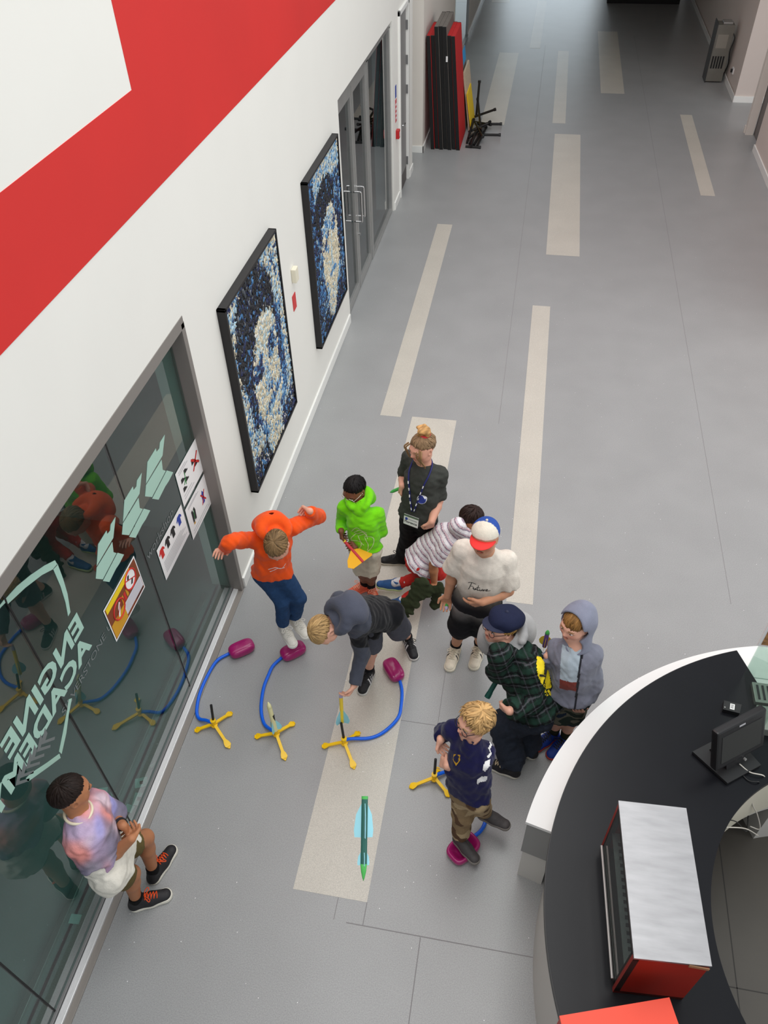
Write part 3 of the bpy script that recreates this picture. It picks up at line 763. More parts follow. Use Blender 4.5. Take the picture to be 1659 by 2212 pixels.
sd.prism([tuple(mid - rt * .12 + fac * .06 - np.array([0, 0, .085])), tuple(mid + rt * .12 + fac * .06 - np.array([0, 0, .085])), tuple(mid + rt * .12 - fac * .17 - np.array([0, 0, .085])), tuple(mid - rt * .16 - fac * .17 - np.array([0, 0, .085]))], (0, 0, .02))
sd.prism([tuple(mid - rt * .07 - fac * .14 - np.array([0, 0, .07])), tuple(mid - rt * .07 - fac * .0 - np.array([0, 0, .07])), tuple(mid - rt * .07 - fac * .07 + np.array([0, 0, .10]))], tuple(rt * .14))
sd.build('stand', M_black, ts)
MB().tube([tuple(mid + nf * .0 + rt * .03 - upv * .012), tuple(mid + nf * .012 + rt * .03 - upv * .012)], .008, 10).build('power_button', M_alu, ts)
# cables
def cable(pts, m, label, r=.0035):
    o = MB().tube(spline(pts, 8), r, 6).build('cable', m, None, smooth=True); tag(o, label, 'cable', 'cables behind the till'); return o
M_wcab = mat('white_cable', C(206, 200, 190), 0.5); 
cable([FL(1597, 1650, 1.03), FL(1620, 1668, 1.02), FL(1650, 1676, 1.01), FL(1646, 1690, .9), FL(1625, 1730, .75), FL(1636, 1760, .55), FL(1641, 1790, .40), FL(1620, 1785, .42)], M_wcab, 'white cable dropping from till over the inner counter edge')
cable([FL(1590, 1655, 1.006), FL(1615, 1685, 1.006), FL(1640, 1690, 1.004), FL(1625, 1705, .85), FL(1618, 1740, .6), FL(1614, 1790, .35)], M_black, 'black cable running down from till behind counter')
cable([FL(1540, 1783, .96), FL(1565, 1772, .9), FL(1590, 1775, .8), FL(1612, 1796, .6), FL(1616, 1770, .5)], M_black, 'black cable looped below the inner counter edge')
cable([FL(1536, 1786, .95), FL(1570, 1787, .85), FL(1610, 1790, .7), FL(1638, 1805, .5)], M_wcab, 'white cable looped below the inner counter edge')
# small black box with a white sticker
bx = [FL(1564, 1513, 1.03), FL(1602, 1522, 1.03), FL(1598, 1541, 1.03), FL(1562, 1532, 1.03)]
cr = empty('card_reader', tuple(np.mean(bx, 0) * np.array([1, 1, 0]) + np.array([0, 0, 1.0])), 'small flat black box with white sticker behind till monitor', 'reader')
MB().prism([(p[0], p[1], 1.001) for p in bx], (0, 0, .03)).build('box_body', M_black, cr)
cb = np.mean(bx, 0); e1 = (bx[1] - bx[0]); e2 = (bx[3] - bx[0])
st = [cb - e1 * .12 - e2 * .32, cb + e1 * .14 - e2 * .32, cb + e1 * .14 + e2 * .3, cb - e1 * .12 + e2 * .3]
MB().prism([(p[0], p[1], 1.0312) for p in st], (0, 0, .0008)).build('sticker', M_paper, cr)
for k in range(3):
    s2 = [cb - e1 * .08 + e2 * (-.2 + .15 * k), cb + e1 * .08 + e2 * (-.2 + .15 * k), cb + e1 * .08 + e2 * (-.14 + .15 * k), cb - e1 * .08 + e2 * (-.14 + .15 * k)]
    MB().prism([(p[0], p[1], 1.0321) for p in s2], (0, 0, .0004)).build('text_line', M_ink, cr)
MB().tube([tuple(bx[0] + e1 * .08 + e2 * .75 + np.array([0, 0, .0])), tuple(bx[0] + e1 * .08 + e2 * .75 + np.array([0, 0, .003]))], .004, 8).build('screw', M_alu, cr)

# ================================================================== STAGE DECKS, BOARDS, LEGS
M_deckblk = mat('black_deck_frame', C(12, 12, 13), 0.5); M_deckred = mat('red_deck_carpet', C(196, 22, 26), 0.7, var=0.06, vscale=20); M_deckgrey = mat('grey_deck_ply', C(112, 106, 100), 0.7, var=0.1, vscale=15)
nd = 7
deck_lab = ['red-backed black stage deck nearest the wall in the leaning stack', 'second stage deck out from wall, black edged, red face', 'third black stage deck out from the wall, grey and taller', 'middle black stage deck of the leaning stack, grey and taller', 'grey stage deck just inside the two outer red decks', 'second outermost black stage deck with red face', 'outermost stage deck showing its whole red face']
for i in range(nd):
    xb = -1.85 + i * .074; xt = -1.955 + i * .066; tall = i in (2, 3, 4)
    zt = 1.74 + (.13 if tall else 0); y0 = 14.2 + (.03 * (i % 2)); y1 = y0 + (1.0 if tall else .92)
    th = .060
    o = empty('stage_deck', (xb, y0, 0), deck_lab[i], 'stage deck', 'stage decks leaning on the wall')
    def sl(xa, xc, ya, yb, za, zb):
        f0 = lambda z: xb + (xt - xb) * z / 1.74
        pts = [(f0(za) + xa, za), (f0(za) + xc, za), (f0(zb) + xc, zb), (f0(zb) + xa, zb)]
        return MB().prism([(x, ya, z) for x, z in pts], (0, yb - ya, 0))
    sl(0, th, y0, y0 + .03, 0, zt).build('end_rail', M_deckblk, o); sl(0, th, y1 - .03, y1, 0, zt).build('end_rail', M_deckblk, o)
    sl(0, th, y0 + .03, y1 - .03, 0, .04).build('bottom_rail', M_deckblk, o); sl(0, th, y0 + .03, y1 - .03, zt - .04, zt).build('top_rail', M_deckgrey if tall else M_deckred, o)
    sl(th - .012, th + (.004), y0 + .002, y1 - .002, .01, zt - .005).build('deck_surface', M_deckgrey if tall else M_deckred, o)
# small marks on the black edge
tag(MB().box(-1.63, -1.60, 14.185, 14.199, 1.38, 1.46).build('paper_scrap', M_paper), 'tiny torn paper label stuck on the black deck edges', 'label')
def lean_board(xb, xt, zt, y0, y1, m, label, name='leaning_board', th=.02, patch=None):
    o = empty(name, (xb, y0, 0), label, 'board', 'boards leaning beside the decks')
    pts = [(xb, 0), (xb + th, 0), (xt + th, zt), (xt, zt)]
    MB().prism([(x, y0, z) for x, z in pts], (0, y1 - y0, 0)).build('panel', m, o)
    if patch:
        z0, z1, ya, yb, pm = patch
        f0 = lambda z: xb + (xt - xb) * z / zt + th
        MB().prism([(f0(z0), ya, z0), (f0(z0) + .003, ya, z0), (f0(z1) + .003, ya, z1), (f0(z1), ya, z1)], (0, yb - ya, 0)).build('corner_patch', pm, o)
lean_board(-1.40, -1.56, 1.20, 15.15, 15.95, mat('grey_board', C(128, 122, 118), 0.7), 'grey board with a blue corner leaning past the red deck', th=.06, patch=(.98, 1.2, 15.55, 15.95, mat('sky_blue_paint', C(60, 160, 220), 0.6)))
lean_board(-1.30, -1.44, .95, 15.2, 16.0, mat('chipboard', C(204, 184, 158), 0.8, var=0.12, vscale=25), 'pale chipboard panel leaning in front of the grey board', th=.03)
lean_board(-1.25, -1.36, .62, 15.15, 15.8, mat('yellow_board_paint', C(240, 204, 30), 0.6), 'small yellow board leaning in front of pale chipboard')
bars = [((-1.20, 14.45, .03), (-1.08, 15.2, .10)), ((-1.12, 14.40, .03), (-1.02, 15.1, .08)), ((-1.06, 14.35, .03), (-.98, 15.25, .05)), ((-1.25, 14.5, .03), (-1.22, 15.3, .16)),
        ((-1.20, 15.5, .02), (-.72, 15.55, .02)), ((-1.10, 14.95, .02), (-.70, 14.98, .02)), ((-1.25, 15.75, .06), (-.86, 15.7, .22)), ((-1.05, 15.0, .05), (-1.22, 16.0, .30)),
        ((-1.15, 15.2, .05), (-1.0, 14.7, .20)), ((-1.22, 15.9, .02), (-1.20, 15.95, .62)), ((-1.26, 14.35, .02), (-1.0, 14.33, .02)), ((-1.24, 14.6, .07), (-.92, 15.3, .13)), ((-1.18, 15.3, .10), (-.98, 14.5, .14)), ((-1.28, 15.0, .04), (-.95, 15.05, .18)), ((-1.16, 14.3, .05), (-1.14, 14.95, .09)), ((-1.3, 15.6, .03), (-.9, 15.25, .10))]
labs = ['upright black metal deck leg standing behind the pile', 'black metal deck leg lying far right on floor', 'black metal deck leg lying right, nearer than the other']
for i, (a, b2) in enumerate(bars):
    o = empty('deck_leg', a, labs[0] if i == 9 else labs[1] if i == 4 else labs[2] if i == 5 else 'black metal deck leg in the jumbled pile beside the boards', 'deck leg', 'jumbled deck legs')
    MB().tube([a, b2], .021, 8).build('leg_tube', M_deckblk, o)
    d = np.array(b2) - np.array(a); d /= np.linalg.norm(d)
    MB().tube([tuple(np.array(b2) - d * .03), tuple(np.array(b2) + d * .01)], .028, 8).build('rubber_foot', M_black, o)

# grey appliance by the right wall
ap = empty('chiller_unit', (3.36, 18.6, 0), 'grey metal chiller with louvred back standing by right wall', 'appliance')
MB().box(3.19, 3.52, 18.5, 18.86, 0.02, 1.02, .006).build('housing', mat('grey_appliance', C(132, 130, 122), 0.45, metal=0.4, var=0.05), ap)
MB().box(3.185, 3.20, 18.49, 18.87, 0.0, 1.06).build('door_edge', mat('dark_appliance_edge', C(60, 60, 60), 0.5), ap)
for i in range(5): MB().box(3.23 + .05 * i, 3.26 + .05 * i, 18.494, 18.50, .26, .48).build('louvre', M_black, ap)
MB().box(3.24, 3.44, 18.495, 18.50, .62, .86).build('rear_panel', mat('pale_panel', C(150, 146, 136), 0.5), ap)
MB().tube(spline([(3.50, 18.55, .9), (3.56, 18.5, .8), (3.53, 18.48, .6), (3.55, 18.5, .45), (3.58, 18.6, .3), (3.55, 18.7, .05)], 6), .012, 6).build('power_lead', M_black, ap, smooth=True)
MB().box(3.30, 3.48, 18.55, 18.8, 1.02, 1.06, .01).build('hinge_cover', M_alu, ap)
so_ = empty('wall_socket', (3.60, 18.2, .3), 'white wall socket with black plug beside the chiller', 'socket')
MB().box(3.598, 3.62, 18.05, 18.20, .28, .38, .004).build('face_plate', M_paper, so_)
MB().box(3.565, 3.60, 18.09, 18.14, .30, .36, .006).build('plug', M_black, so_)

# scattered cards inside the shopfront
for k, (x, y, s, lab) in enumerate(((305, 1690, .07, 'mint card with dark square farthest along the inner strip'), (300, 1726, .075, 'mint card with dark square, second along the inner strip'), (279, 1746, .05, 'small pale scrap beside the inner strip'), (292, 1772, .06, 'pale card with red edge near the boy leaning on glass'),
                                   (272, 1775, .06, 'pale card tucked behind the boy beside glass'), (250, 1715, .05, 'faint card further back on the workshop floor'), (222, 1712, .06, 'faint card farthest back on the workshop floor'), (162, 1985, .055, 'single pale card near the bottom of the shopfront'))):
    p = FL(x, y, .004)
    o = empty('loose_card', (p[0], p[1], 0), lab, 'card', 'cards on workshop floor')
    a = k * 1.3 + .4; Mt = Matrix.Translation((p[0], p[1], 0)) @ Matrix.Rotation(a, 4, 'Z')
    MB().box(-s * .6, s * .6, -s * .5, s * .5, .001, .004, 0, Mt).build('card_sheet', mat('mint_card', C(200, 228, 222), 0.6), o)
    if k not in (2, 7): MB().box(-s * .15, s * .2, -s * .2, s * .15, .004, .005, 0, Mt).build('print_block', mat('dark_teal_print', C(40, 70, 66), 0.6), o)
p = FL(347, 1640, .01); q = FL(325, 1658, .01)
tag(MB().tube([tuple(p), tuple(q)], [.008, .012], 8).build('paper_roll', mat('grey_roll', C(190, 194, 190), 0.6)), 'thin rolled paper lying inside the shopfront', 'paper')

# ================================================================== LAUNCHERS AND ROCKETS
M_yel = mat('yellow_launcher_plastic', C(255, 206, 10), 0.38, var=0.04, vscale=30)
M_blue = mat('blue_hose_rubber', C(10, 104, 236), 0.35)
M_mag = mat('magenta_air_pad', C(164, 26, 104), 0.30, coat=0.2, var=0.05, vscale=10)
def superpad(c, axis, L, Wd, Hh, squash=0.0, name='air_pad', parent=None):
    ax = np.array([axis[0], axis[1], 0.0]); ax /= np.linalg.norm(ax); sd_ = np.array([-ax[1], ax[0], 0.0])
    nu, nv_ = 48, 24; vs = []; fs = []
    sp = lambda t, e: math.copysign(abs(t) ** e, t)
    for j in range(nv_ + 1):
        ph = -math.pi / 2 + math.pi * j / nv_
        for i in range(nu):
            th = 2 * math.pi * i / nu
            ch = sp(math.cos(ph), .55)
            x = L / 2 * ch * sp(math.cos(th), .6); y = Wd / 2 * ch * sp(math.sin(th), .6); z = Hh / 2 + Hh / 2 * sp(math.sin(ph), .7)
            if squash:
                z *= 1 - squash * math.exp(-((x / (L * .36)) ** 4 + (y / (Wd * .33)) ** 4)); x *= 1.08; y *= 1.22
            elif z > Hh * .8:      # shallow raised rim line on top
                z -= .004 * max(0, 1 - abs(abs(y) - Wd * .27) / .008)
            vs.append(tuple(np.array(c) + ax * x + sd_ * y + np.array([0, 0, z])))
    for j in range(nv_):
        for i in range(nu):
            fs.append([j * nu + i, j * nu + (i + 1) % nu, (j + 1) * nu + (i + 1) % nu, (j + 1) * nu + i])
    o = MB(); o.pyd(vs, fs); bmesh.ops.remove_doubles(o.bm, verts=o.bm.verts, dist=1e-5)
    return o.build(name, M_mag, parent, smooth=True)
def launcher(hub, tips, tube_top, hose, pad_c, pad_a, label, squash=0.0, tube_h=.20):
    h0 = FL(*hub, .03); h0[2] = 0
    o = empty('rocket_launcher', tuple(h0), label, 'launcher', 'stomp rocket launchers')
    MB().tube([(h0[0], h0[1], .022), (h0[0], h0[1], .035), (h0[0], h0[1], .036), (h0[0], h0[1], .085), (h0[0], h0[1], .086), (h0[0], h0[1], .094)], [.024, .024, .017, .017, .020, .020], 16).build('hub', M_yel, o, smooth=False)
    for t in tips:
        e = FL(*t, 0.004); d = np.array([e[0] - h0[0], e[1] - h0[1], 0]); Ln = np.linalg.norm(d); d /= Ln; s_ = np.array([-d[1], d[0], 0])
        mb = MB(); n = 9; vs = []; fs = []
        for i in range(n + 1):
            t_ = i / n; x = .012 + (Ln - .012) * t_
            z = .038 * (1 - t_) ** 0.7 + .012; wv = .0105 if t_ < .68 else .0105 + .013 * math.sin(min(1, (t_ - .68) / .32) * math.pi * .85)
            if t_ > .97: wv = .004
            c_ = h0 + d * x
            vs += [tuple(c_ + s_ * wv + np.array([0, 0, z])), tuple(c_ - s_ * wv + np.array([0, 0, z])), tuple(c_ - s_ * wv * .8 + np.array([0, 0, max(z - .016, .001)])), tuple(c_ + s_ * wv * .8 + np.array([0, 0, max(z - .016, .001)]))]
        for i in range(n):
            for k in range(4): fs.append([4 * i + k, 4 * i + (k + 1) % 4, 4 * i + 4 + (k + 1) % 4, 4 * i + 4 + k])
        fs += [[0, 1, 2, 3], [4 * n + 3, 4 * n + 2, 4 * n + 1, 4 * n]]
        lg_ = mb.pyd(vs, fs).build('leg', M_yel, o)
        ft = h0 + d * (Ln * .86)
        mb = MB()
        for k in range(3): mb.tube([tuple(ft + d * (.018 * (k - 1)) + s_ * .012 + np.array([0, 0, .016])), tuple(ft + d * (.018 * (k - 1)) - s_ * .012 + np.array([0, 0, .016]))], .004, 6)
        mb.build('foot_ridge', M_yel, lg_)
    tt = FL(*tube_top, .03 + tube_h)
    mb = MB().tube([(h0[0], h0[1], .06), tuple(tt)], .0095, 10)
    mb.build('launch_tube', M_black, o, smooth=False)
    pts = [(h0[0], h0[1], .055)] + [tuple(FL(*q, .018 if i else .04)) for i, q in enumerate(hose)]
    MB().tube(spline(pts, 8), .0125, 10).build('hose', M_blue, o, smooth=True)
    pc = FL(*pad_c, .04); pc[2] = 0.001; pa = FL(*pad_a[1]) - FL(*pad_a[0])
    superpad(pc, pa, .205, .125, .085, squash, parent=o)
    return o, h0, tt
launcher((463, 1566), ((497, 1617), (421, 1580), (502, 1540)), (456, 1523), [(445, 1556), (430, 1552), (425, 1535), (431, 1500), (446, 1464), (468, 1428), (496, 1411)], (522, 1401), ((497, 1410), (548, 1388)), 'leftmost stomp rocket launcher, empty black tube, beside the shopfront glass')
launcher((597, 1586), ((617, 1643), (550, 1593), (637, 1562)), (590, 1545), [(585, 1576), (570, 1562), (564, 1530), (569, 1488), (580, 1458), (590, 1438), (609, 1420)], (633, 1406), ((609, 1418), (657, 1394)), 'stomp rocket launcher holding a pale yellow rocket, pad under jumping boy')
launcher((744, 1605), ((766, 1662), (695, 1614), (777, 1583)), (737, 1562), [(756, 1596), (800, 1594), (832, 1579), (860, 1550), (867, 1520), (868, 1490), (863, 1468)], (850, 1447), ((838, 1428), (861, 1466)), 'stomp rocket launcher on the pale strip being loaded by bending boy')
launcher((938, 1682), ((884, 1702), (972, 1722), (946, 1662)), (941, 1640), [(948, 1672), (985, 1665), (1030, 1690), (1050, 1740), (1048, 1775), (1038, 1795), (1022, 1808)], (1001, 1832), ((985, 1845), (1018, 1815)), 'rightmost stomp rocket launcher, pad squashed under the blond boy', squash=.82)

def rocket(base, tip, r, mb_, mn, mf, label, fins=3, fin_len=.35, fin_w=.05, fin_at=0.0, spin=0.0, front_fins=False, tail=None, group='paper rockets'):
    a = np.array(base, float); b_ = np.array(tip, float); d = b_ - a; L = np.linalg.norm(d); d /= L
    o = empty('paper_rocket', tuple(a), label, 'rocket', group)
    ref = np.array([0, 0, 1.0]) if abs(d[2]) < .9 else np.array([1.0, 0, 0])
    e1_ = np.cross(d, ref); e1_ /= np.linalg.norm(e1_); e2_ = np.cross(d, e1_)
    nl = L * .2
    MB().tube([tuple(a), tuple(b_ - d * nl)], r, 14).build('body_tube', mb_, o, smooth=False)
    MB().tube([tuple(b_ - d * nl * 1.02), tuple(b_ - d * nl * .98), tuple(b_ - d * nl * .55), tuple(b_ - d * nl * .2), tuple(b_)], [r * .9, r * 1.05, r * .8, r * .4, r * .05], 14).build('nose_cone', mn, o, smooth=True)
    def fin(k, at, fl_, fw):
        an = spin + 2 * math.pi * k / fins; s_ = e1_ * math.cos(an) + e2_ * math.sin(an); t_ = np.cross(d, s_) * .0008
        p = [a + d * (at * L) + s_ * r * .9, a + d * (at * L + fl_ * L * .35) + s_ * (r + fw * .75), a + d * (at * L + fl_ * L * .8) + s_ * (r + fw), a + d * (at * L + fl_ * L) + s_ * (r + fw * .9), a + d * (at * L + fl_ * L) + s_ * r * .9] if front_fins else [a + d * (at * L) + s_ * r * .9, a + d * (at * L) + s_ * (r + fw * .75), a + d * (at * L + fl_ * L * .25) + s_ * (r + fw), a + d * (at * L + fl_ * L * .6) + s_ * (r + fw * .7), a + d * (at * L + fl_ * L) + s_ * r * .9]
        MB().prism([tuple(x - t_) for x in p], tuple(t_ * 2)).build('fin', mf, o)
    for k in range(fins): fin(k, fin_at, fin_len, fin_w)
    if front_fins:
        for k in range(fins): fin(k, .66, .16, fin_w * .45)
    if tail is not None:
        MB().tube([tuple(a - d * .003), tuple(a + d * .006)], r * 1.04, 14).build('tail_band', tail, o)
    return o
M_cream = mat('cream_paper_tube', C(226, 220, 168), 0.6); M_creamn = mat('pale_lemon_paper', C(236, 232, 176), 0.6); M_cyan = mat('pale_blue_card', C(150, 212, 226), 0.6)
M_tealp = mat('dark_teal_paper', C(30, 92, 82), 0.5); M_greenp = mat('green_paper', C(74, 176, 84), 0.5); M_yelp = mat('yellow_paper', C(246, 214, 60), 0.6); M_redp = mat('red_paper', C(196, 52, 60), 0.6); M_purp = mat('purple_paper', C(108, 74, 150), 0.5); M_lil = mat('lilac_paper', C(190, 180, 216), 0.6); M_orp = mat('amber_card', C(236, 172, 20), 0.6)
rb_ = FL(595, 1578, .09); rt_ = FL(579, 1516, .34)
rocket(rb_, rt_, .0165, M_cream, M_creamn, M_cyan, 'pale yellow paper rocket standing on second launcher from the glass', fin_w=.035, spin=1.0)
fr0 = FL(788, 1722, 2.62); fr1 = FL(785, 1903, 2.50)
ro = rocket(fr0, fr1, .0105, M_tealp, M_greenp, M_cyan, 'dark teal paper rocket with green nose flying nose down in mid air', fins=3, fin_len=.42, fin_w=.026, spin=.35, front_fins=True, fin_at=.07, tail=M_greenp)

# ================================================================== SCULPTING: signed distance shapes -> surface-net meshes
def nrm(v):
    v = np.array(v, float); return v / max(np.linalg.norm(v), 1e-9)
class Sculpt:
    def __init__(s, h=0.006):
        s.h = h; s.ops = []
    def cone(s, a, b, ra, rb, k=0.02, flat=None, capa=False, capb=False, op='u'):
        s.ops.append(('cone', np.array(a, float), np.array(b, float), ra, rb, k, flat, capa, capb, op)); return s
    def ell(s, c, axes, rad, k=0.02, op='u'):
        s.ops.append(('ell', np.array(c, float), np.array(axes, float), np.array(rad, float), k, op)); return s
    def cut(s, p, n):
        """remove everything on the n side of plane through p"""
        s.ops.append(('cut', np.array(p, float), nrm(n))); return s
    def noise(s, amp, fr, seed=0):
        s.ops.append(('noise', amp, fr, seed)); return s
    def bounds(s):
        lo = np.full(3, 1e9); hi = -lo
        for o in s.ops:
            if o[0] == 'cone' and o[9] == 'u':
                r = max(o[3], o[4]) * (max(1, o[6][1]) if o[6] else 1)
                lo = np.minimum(lo, np.minimum(o[1], o[2]) - r); hi = np.maximum(hi, np.maximum(o[1], o[2]) + r)
            if o[0] == 'ell' and o[5] == 'u':
                r = o[3].max(); lo = np.minimum(lo, o[1] - r); hi = np.maximum(hi, o[1] + r)
        return lo - 4 * s.h, hi + 4 * s.h
    def field(s):
        lo, hi = s.bounds(); h = s.h
        n = np.ceil((hi - lo) / h).astype(int) + 1
        F = np.full(n, 0.5, np.float32)
        ax = [lo[i] + h * np.arange(n[i]) for i in range(3)]
        def sub(a, b):
            i0 = np.maximum(((a - lo) / h).astype(int), 0); i1 = np.minimum(((b - lo) / h).astype(int) + 2, n)
            if np.any(i1 <= i0): return None
            sl = tuple(slice(i0[i], i1[i]) for i in range(3))
            X = ax[0][sl[0]][:, None, None].astype(np.float32); Y = ax[1][sl[1]][None, :, None].astype(np.float32); Z = ax[2][sl[2]][None, None, :].astype(np.float32)
            return sl, X, Y, Z
        for o in s.ops:
            if o[0] == 'cone':
                _, a, b, ra, rb, k, flat, capa, capb, op = o
                r = max(ra, rb) + k + 3 * h
                q = sub(np.minimum(a, b) - r, np.maximum(a, b) + r)
                if q is None: continue
                sl, X, Y, Z = q
                d = b - a; L2 = max(float(d @ d), 1e-10)
                px, py, pz = X - a[0], Y - a[1], Z - a[2]
                tt = (px * d[0] + py * d[1] + pz * d[2]) / L2
                t = np.clip(tt, 0, 1)
                qx, qy, qz = px - t * d[0], py - t * d[1], pz - t * d[2]
                if flat is not None:
                    ax_, fc = flat
                    w = qx * ax_[0] + qy * ax_[1] + qz * ax_[2]
                    rr = np.sqrt(np.maximum(qx * qx + qy * qy + qz * qz - w * w, 0) + (w / fc) ** 2)
                    D = (rr - (ra + t * (rb - ra))) * (0.5 + 0.5 * min(fc, 1))
                else:
                    D = np.sqrt(qx * qx + qy * qy + qz * qz) - (ra + t * (rb - ra))
                Ln = math.sqrt(L2)
                if capa: D = np.maximum(D, -tt * Ln)
                if capb: D = np.maximum(D, (tt - 1) * Ln)
            elif o[0] == 'ell':
                _, c, A, rad, k, op = o
                r = rad.max() + k + 3 * h
                q = sub(c - r, c + r)
                if q is None: continue
                sl, X, Y, Z = q
                px, py, pz = X - c[0], Y - c[1], Z - c[2]
                u = [(px * A[i][0] + py * A[i][1] + pz * A[i][2]) for i in range(3)]
                k0 = np.sqrt((u[0] / rad[0]) ** 2 + (u[1] / rad[1]) ** 2 + (u[2] / rad[2]) ** 2)
                k1 = np.sqrt((u[0] / rad[0] ** 2) ** 2 + (u[1] / rad[1] ** 2) ** 2 + (u[2] / rad[2] ** 2) ** 2)
                D = k0 * (k0 - 1) / np.maximum(k1, 1e-6)
            elif o[0] == 'cut':
                _, p, nn = o
                X = ax[0][:, None, None]; Y = ax[1][None, :, None]; Z = ax[2][None, None, :]
                F = np.maximum(F, ((X - p[0]) * nn[0] + (Y - p[1]) * nn[1] + (Z - p[2]) * nn[2]).astype(np.float32)); continue
            elif o[0] == 'noise':
                _, amp, fr, seed = o
                R = np.random.default_rng(seed)
                X = ax[0][:, None, None]; Y = ax[1][None, :, None]; Z = ax[2][None, None, :]
                N = 0
                for i in range(5):
                    v = R.normal(0, 1, 3); v = v / np.linalg.norm(v) * fr * (0.7 + .7 * R.random()); w2 = R.normal(0, 1, 3); w2 = w2 / np.linalg.norm(w2) * fr * .6
                    N = N + np.sin(X * v[0] + Y * v[1] + Z * v[2] + R.random() * 6 + 1.3 * np.sin(X * w2[0] + Y * w2[1] + Z * w2[2]))
                F = F + (amp * N / 2.2).astype(np.float32); continue
            G = F[sl]
            if op == 'u':
                if k > 0:
                    hh = np.maximum(k - np.abs(G - D), 0) / k
                    F[sl] = np.minimum(G, D) - hh * hh * k * .25
                else: F[sl] = np.minimum(G, D)
            else:
                if k > 0:
                    hh = np.maximum(k - np.abs(-D - G), 0) / k
                    F[sl] = np.maximum(G, -D) + hh * hh * k * .25
                else: F[sl] = np.maximum(G, -D)
        # close the border
        for a in range(3):
            idx = [slice(None)] * 3
            for e in (0, -1):
                idx[a] = e; F[tuple(idx)] = np.maximum(F[tuple(idx)], h)
        return F, lo
    def mesh(s):
        F, lo = s.field(); h = s.h
        S = F < 0
        nx, ny, nz = S.shape
        cnt = np.zeros((nx - 1, ny - 1, nz - 1), np.int8)
        offs = [(i, j, k) for i in (0, 1) for j in (0, 1) for k in (0, 1)]
        for i, j, k in offs: cnt += S[i:nx - 1 + i, j:ny - 1 + j, k:nz - 1 + k]
        act = (cnt > 0) & (cnt < 8)
        ids = np.argwhere(act); nV = len(ids)
        idx = np.full(act.shape, -1, np.int32); idx[act] = np.arange(nV)
        val = {o: F[ids[:, 0] + o[0], ids[:, 1] + o[1], ids[:, 2] + o[2]] for o in offs}
        acc = np.zeros((nV, 3)); num = np.zeros(nV)
        for o in offs:
            for a in range(3):
                if o[a] == 0:
                    p = list(o); p[a] = 1; p = tuple(p)
                    A, B = val[o], val[p]
                    mm = (A < 0) != (B < 0)
                    t = np.where(mm, A / np.where(np.abs(A - B) < 1e-12, 1, A - B), 0)
                    pos = np.tile(np.array(o, float), (nV, 1)); pos[:, a] += t
                    acc += pos * mm[:, None]; num += mm
        V = lo + h * (ids + acc / np.maximum(num, 1)[:, None])
        Q = []
        for a in range(3):
            b, c = (a + 1) % 3, (a + 2) % 3
            sl0 = [slice(None)] * 3; sl1 = [slice(None)] * 3
            sl0[a] = slice(0, -1); sl1[a] = slice(1, None)
            s0, s1 = S[tuple(sl0)], S[tuple(sl1)]
            e = np.argwhere(s0 != s1)
            e = e[(e[:, b] > 0) & (e[:, c] > 0) & (e[:, b] < S.shape[b] - 1) & (e[:, c] < S.shape[c] - 1)]
            def cell(db, dc):
                q = e.copy(); q[:, b] += db; q[:, c] += dc
                return idx[q[:, 0], q[:, 1], q[:, 2]]
            quad = np.stack([cell(-1, -1), cell(0, -1), cell(0, 0), cell(-1, 0)], 1)
            fl_ = ~s0[e[:, 0], e[:, 1], e[:, 2]]
            quad[fl_] = quad[fl_][:, ::-1]
            Q.append(quad)
        Q = np.concatenate(Q)
        Q = Q[(Q >= 0).all(1)]
        return V, Q
    def build(s, name, mt, parent, col=None):
        V, Q = s.mesh()
        cols = None
        if col is not None:
            cols = col(V) if callable(col) else np.tile(np.array(col), (len(V), 1))
        o = fast_mesh(name, V, Q, mt, parent, cols)
        return o, V, Q

def ortho(f, u):
    f = nrm(f); u = np.array(u, float); u = nrm(u - f * (u @ f)); l = np.cross(u, f)
    return f, u, l            # forward, up, person's left

def JT(px, py, cons, z):
    """joint on the line of sight of (px, py), at bone lengths from known joints, near height z"""
    zs = np.linspace(max(z - .4, .02), z + .4, 321)
    v = ray(px, py); P = CAMP[None] + v[None] * ((zs - CAM_H) / v[2])[:, None]
    cost = .04 * (zs - z) ** 2
    for q, L in cons: cost = cost + (np.linalg.norm(P - q, axis=1) - L) ** 2
    return P[np.argmin(cost)]

def noise3(V, fr, seed):
    R = np.random.default_rng(seed); N = 0
    for i in range(6):
        v = R.normal(0, 1, 3); v = v / np.linalg.norm(v) * fr * (.6 + .9 * R.random()); w = R.normal(0, 1, 3) * fr * .4
        N = N + np.sin(V @ v + R.random() * 6 + 1.5 * np.sin(V @ w))
    return N / 2.6

M_skin = mat('skin', (1, 1, 1), 0.5, attr=True, spec=0.35, var=0.03, vscale=30)
M_hair = mat('hair', (1, 1, 1), 0.55, attr=True, spec=0.2)
M_cloth = mat('cotton_cloth', (1, 1, 1), 0.85, attr=True, var=0.06, vscale=45, bump=0.25, bscale=160, spec=0.2)
M_fleece = mat('sweatshirt_fleece', (1, 1, 1), 0.9, attr=True, var=0.05, vscale=30, bump=0.3, bscale=220, spec=0.15, sheen=0.15)
M_denim = mat('woven_cloth', (1, 1, 1), 0.85, attr=True, var=0.12, vscale=60, bump=0.3, bscale=260, spec=0.2)
M_shoe = mat('shoe_upper', (1, 1, 1), 0.6, attr=True, var=0.08, vscale=50, bump=0.15, bscale=120)
M_sole = mat('shoe_sole', (1, 1, 1), 0.6, attr=True)
M_eyew = mat('eye_white', C(226, 222, 216), 0.25); M_eyed = mat('eye_iris', C(38, 30, 26), 0.2)

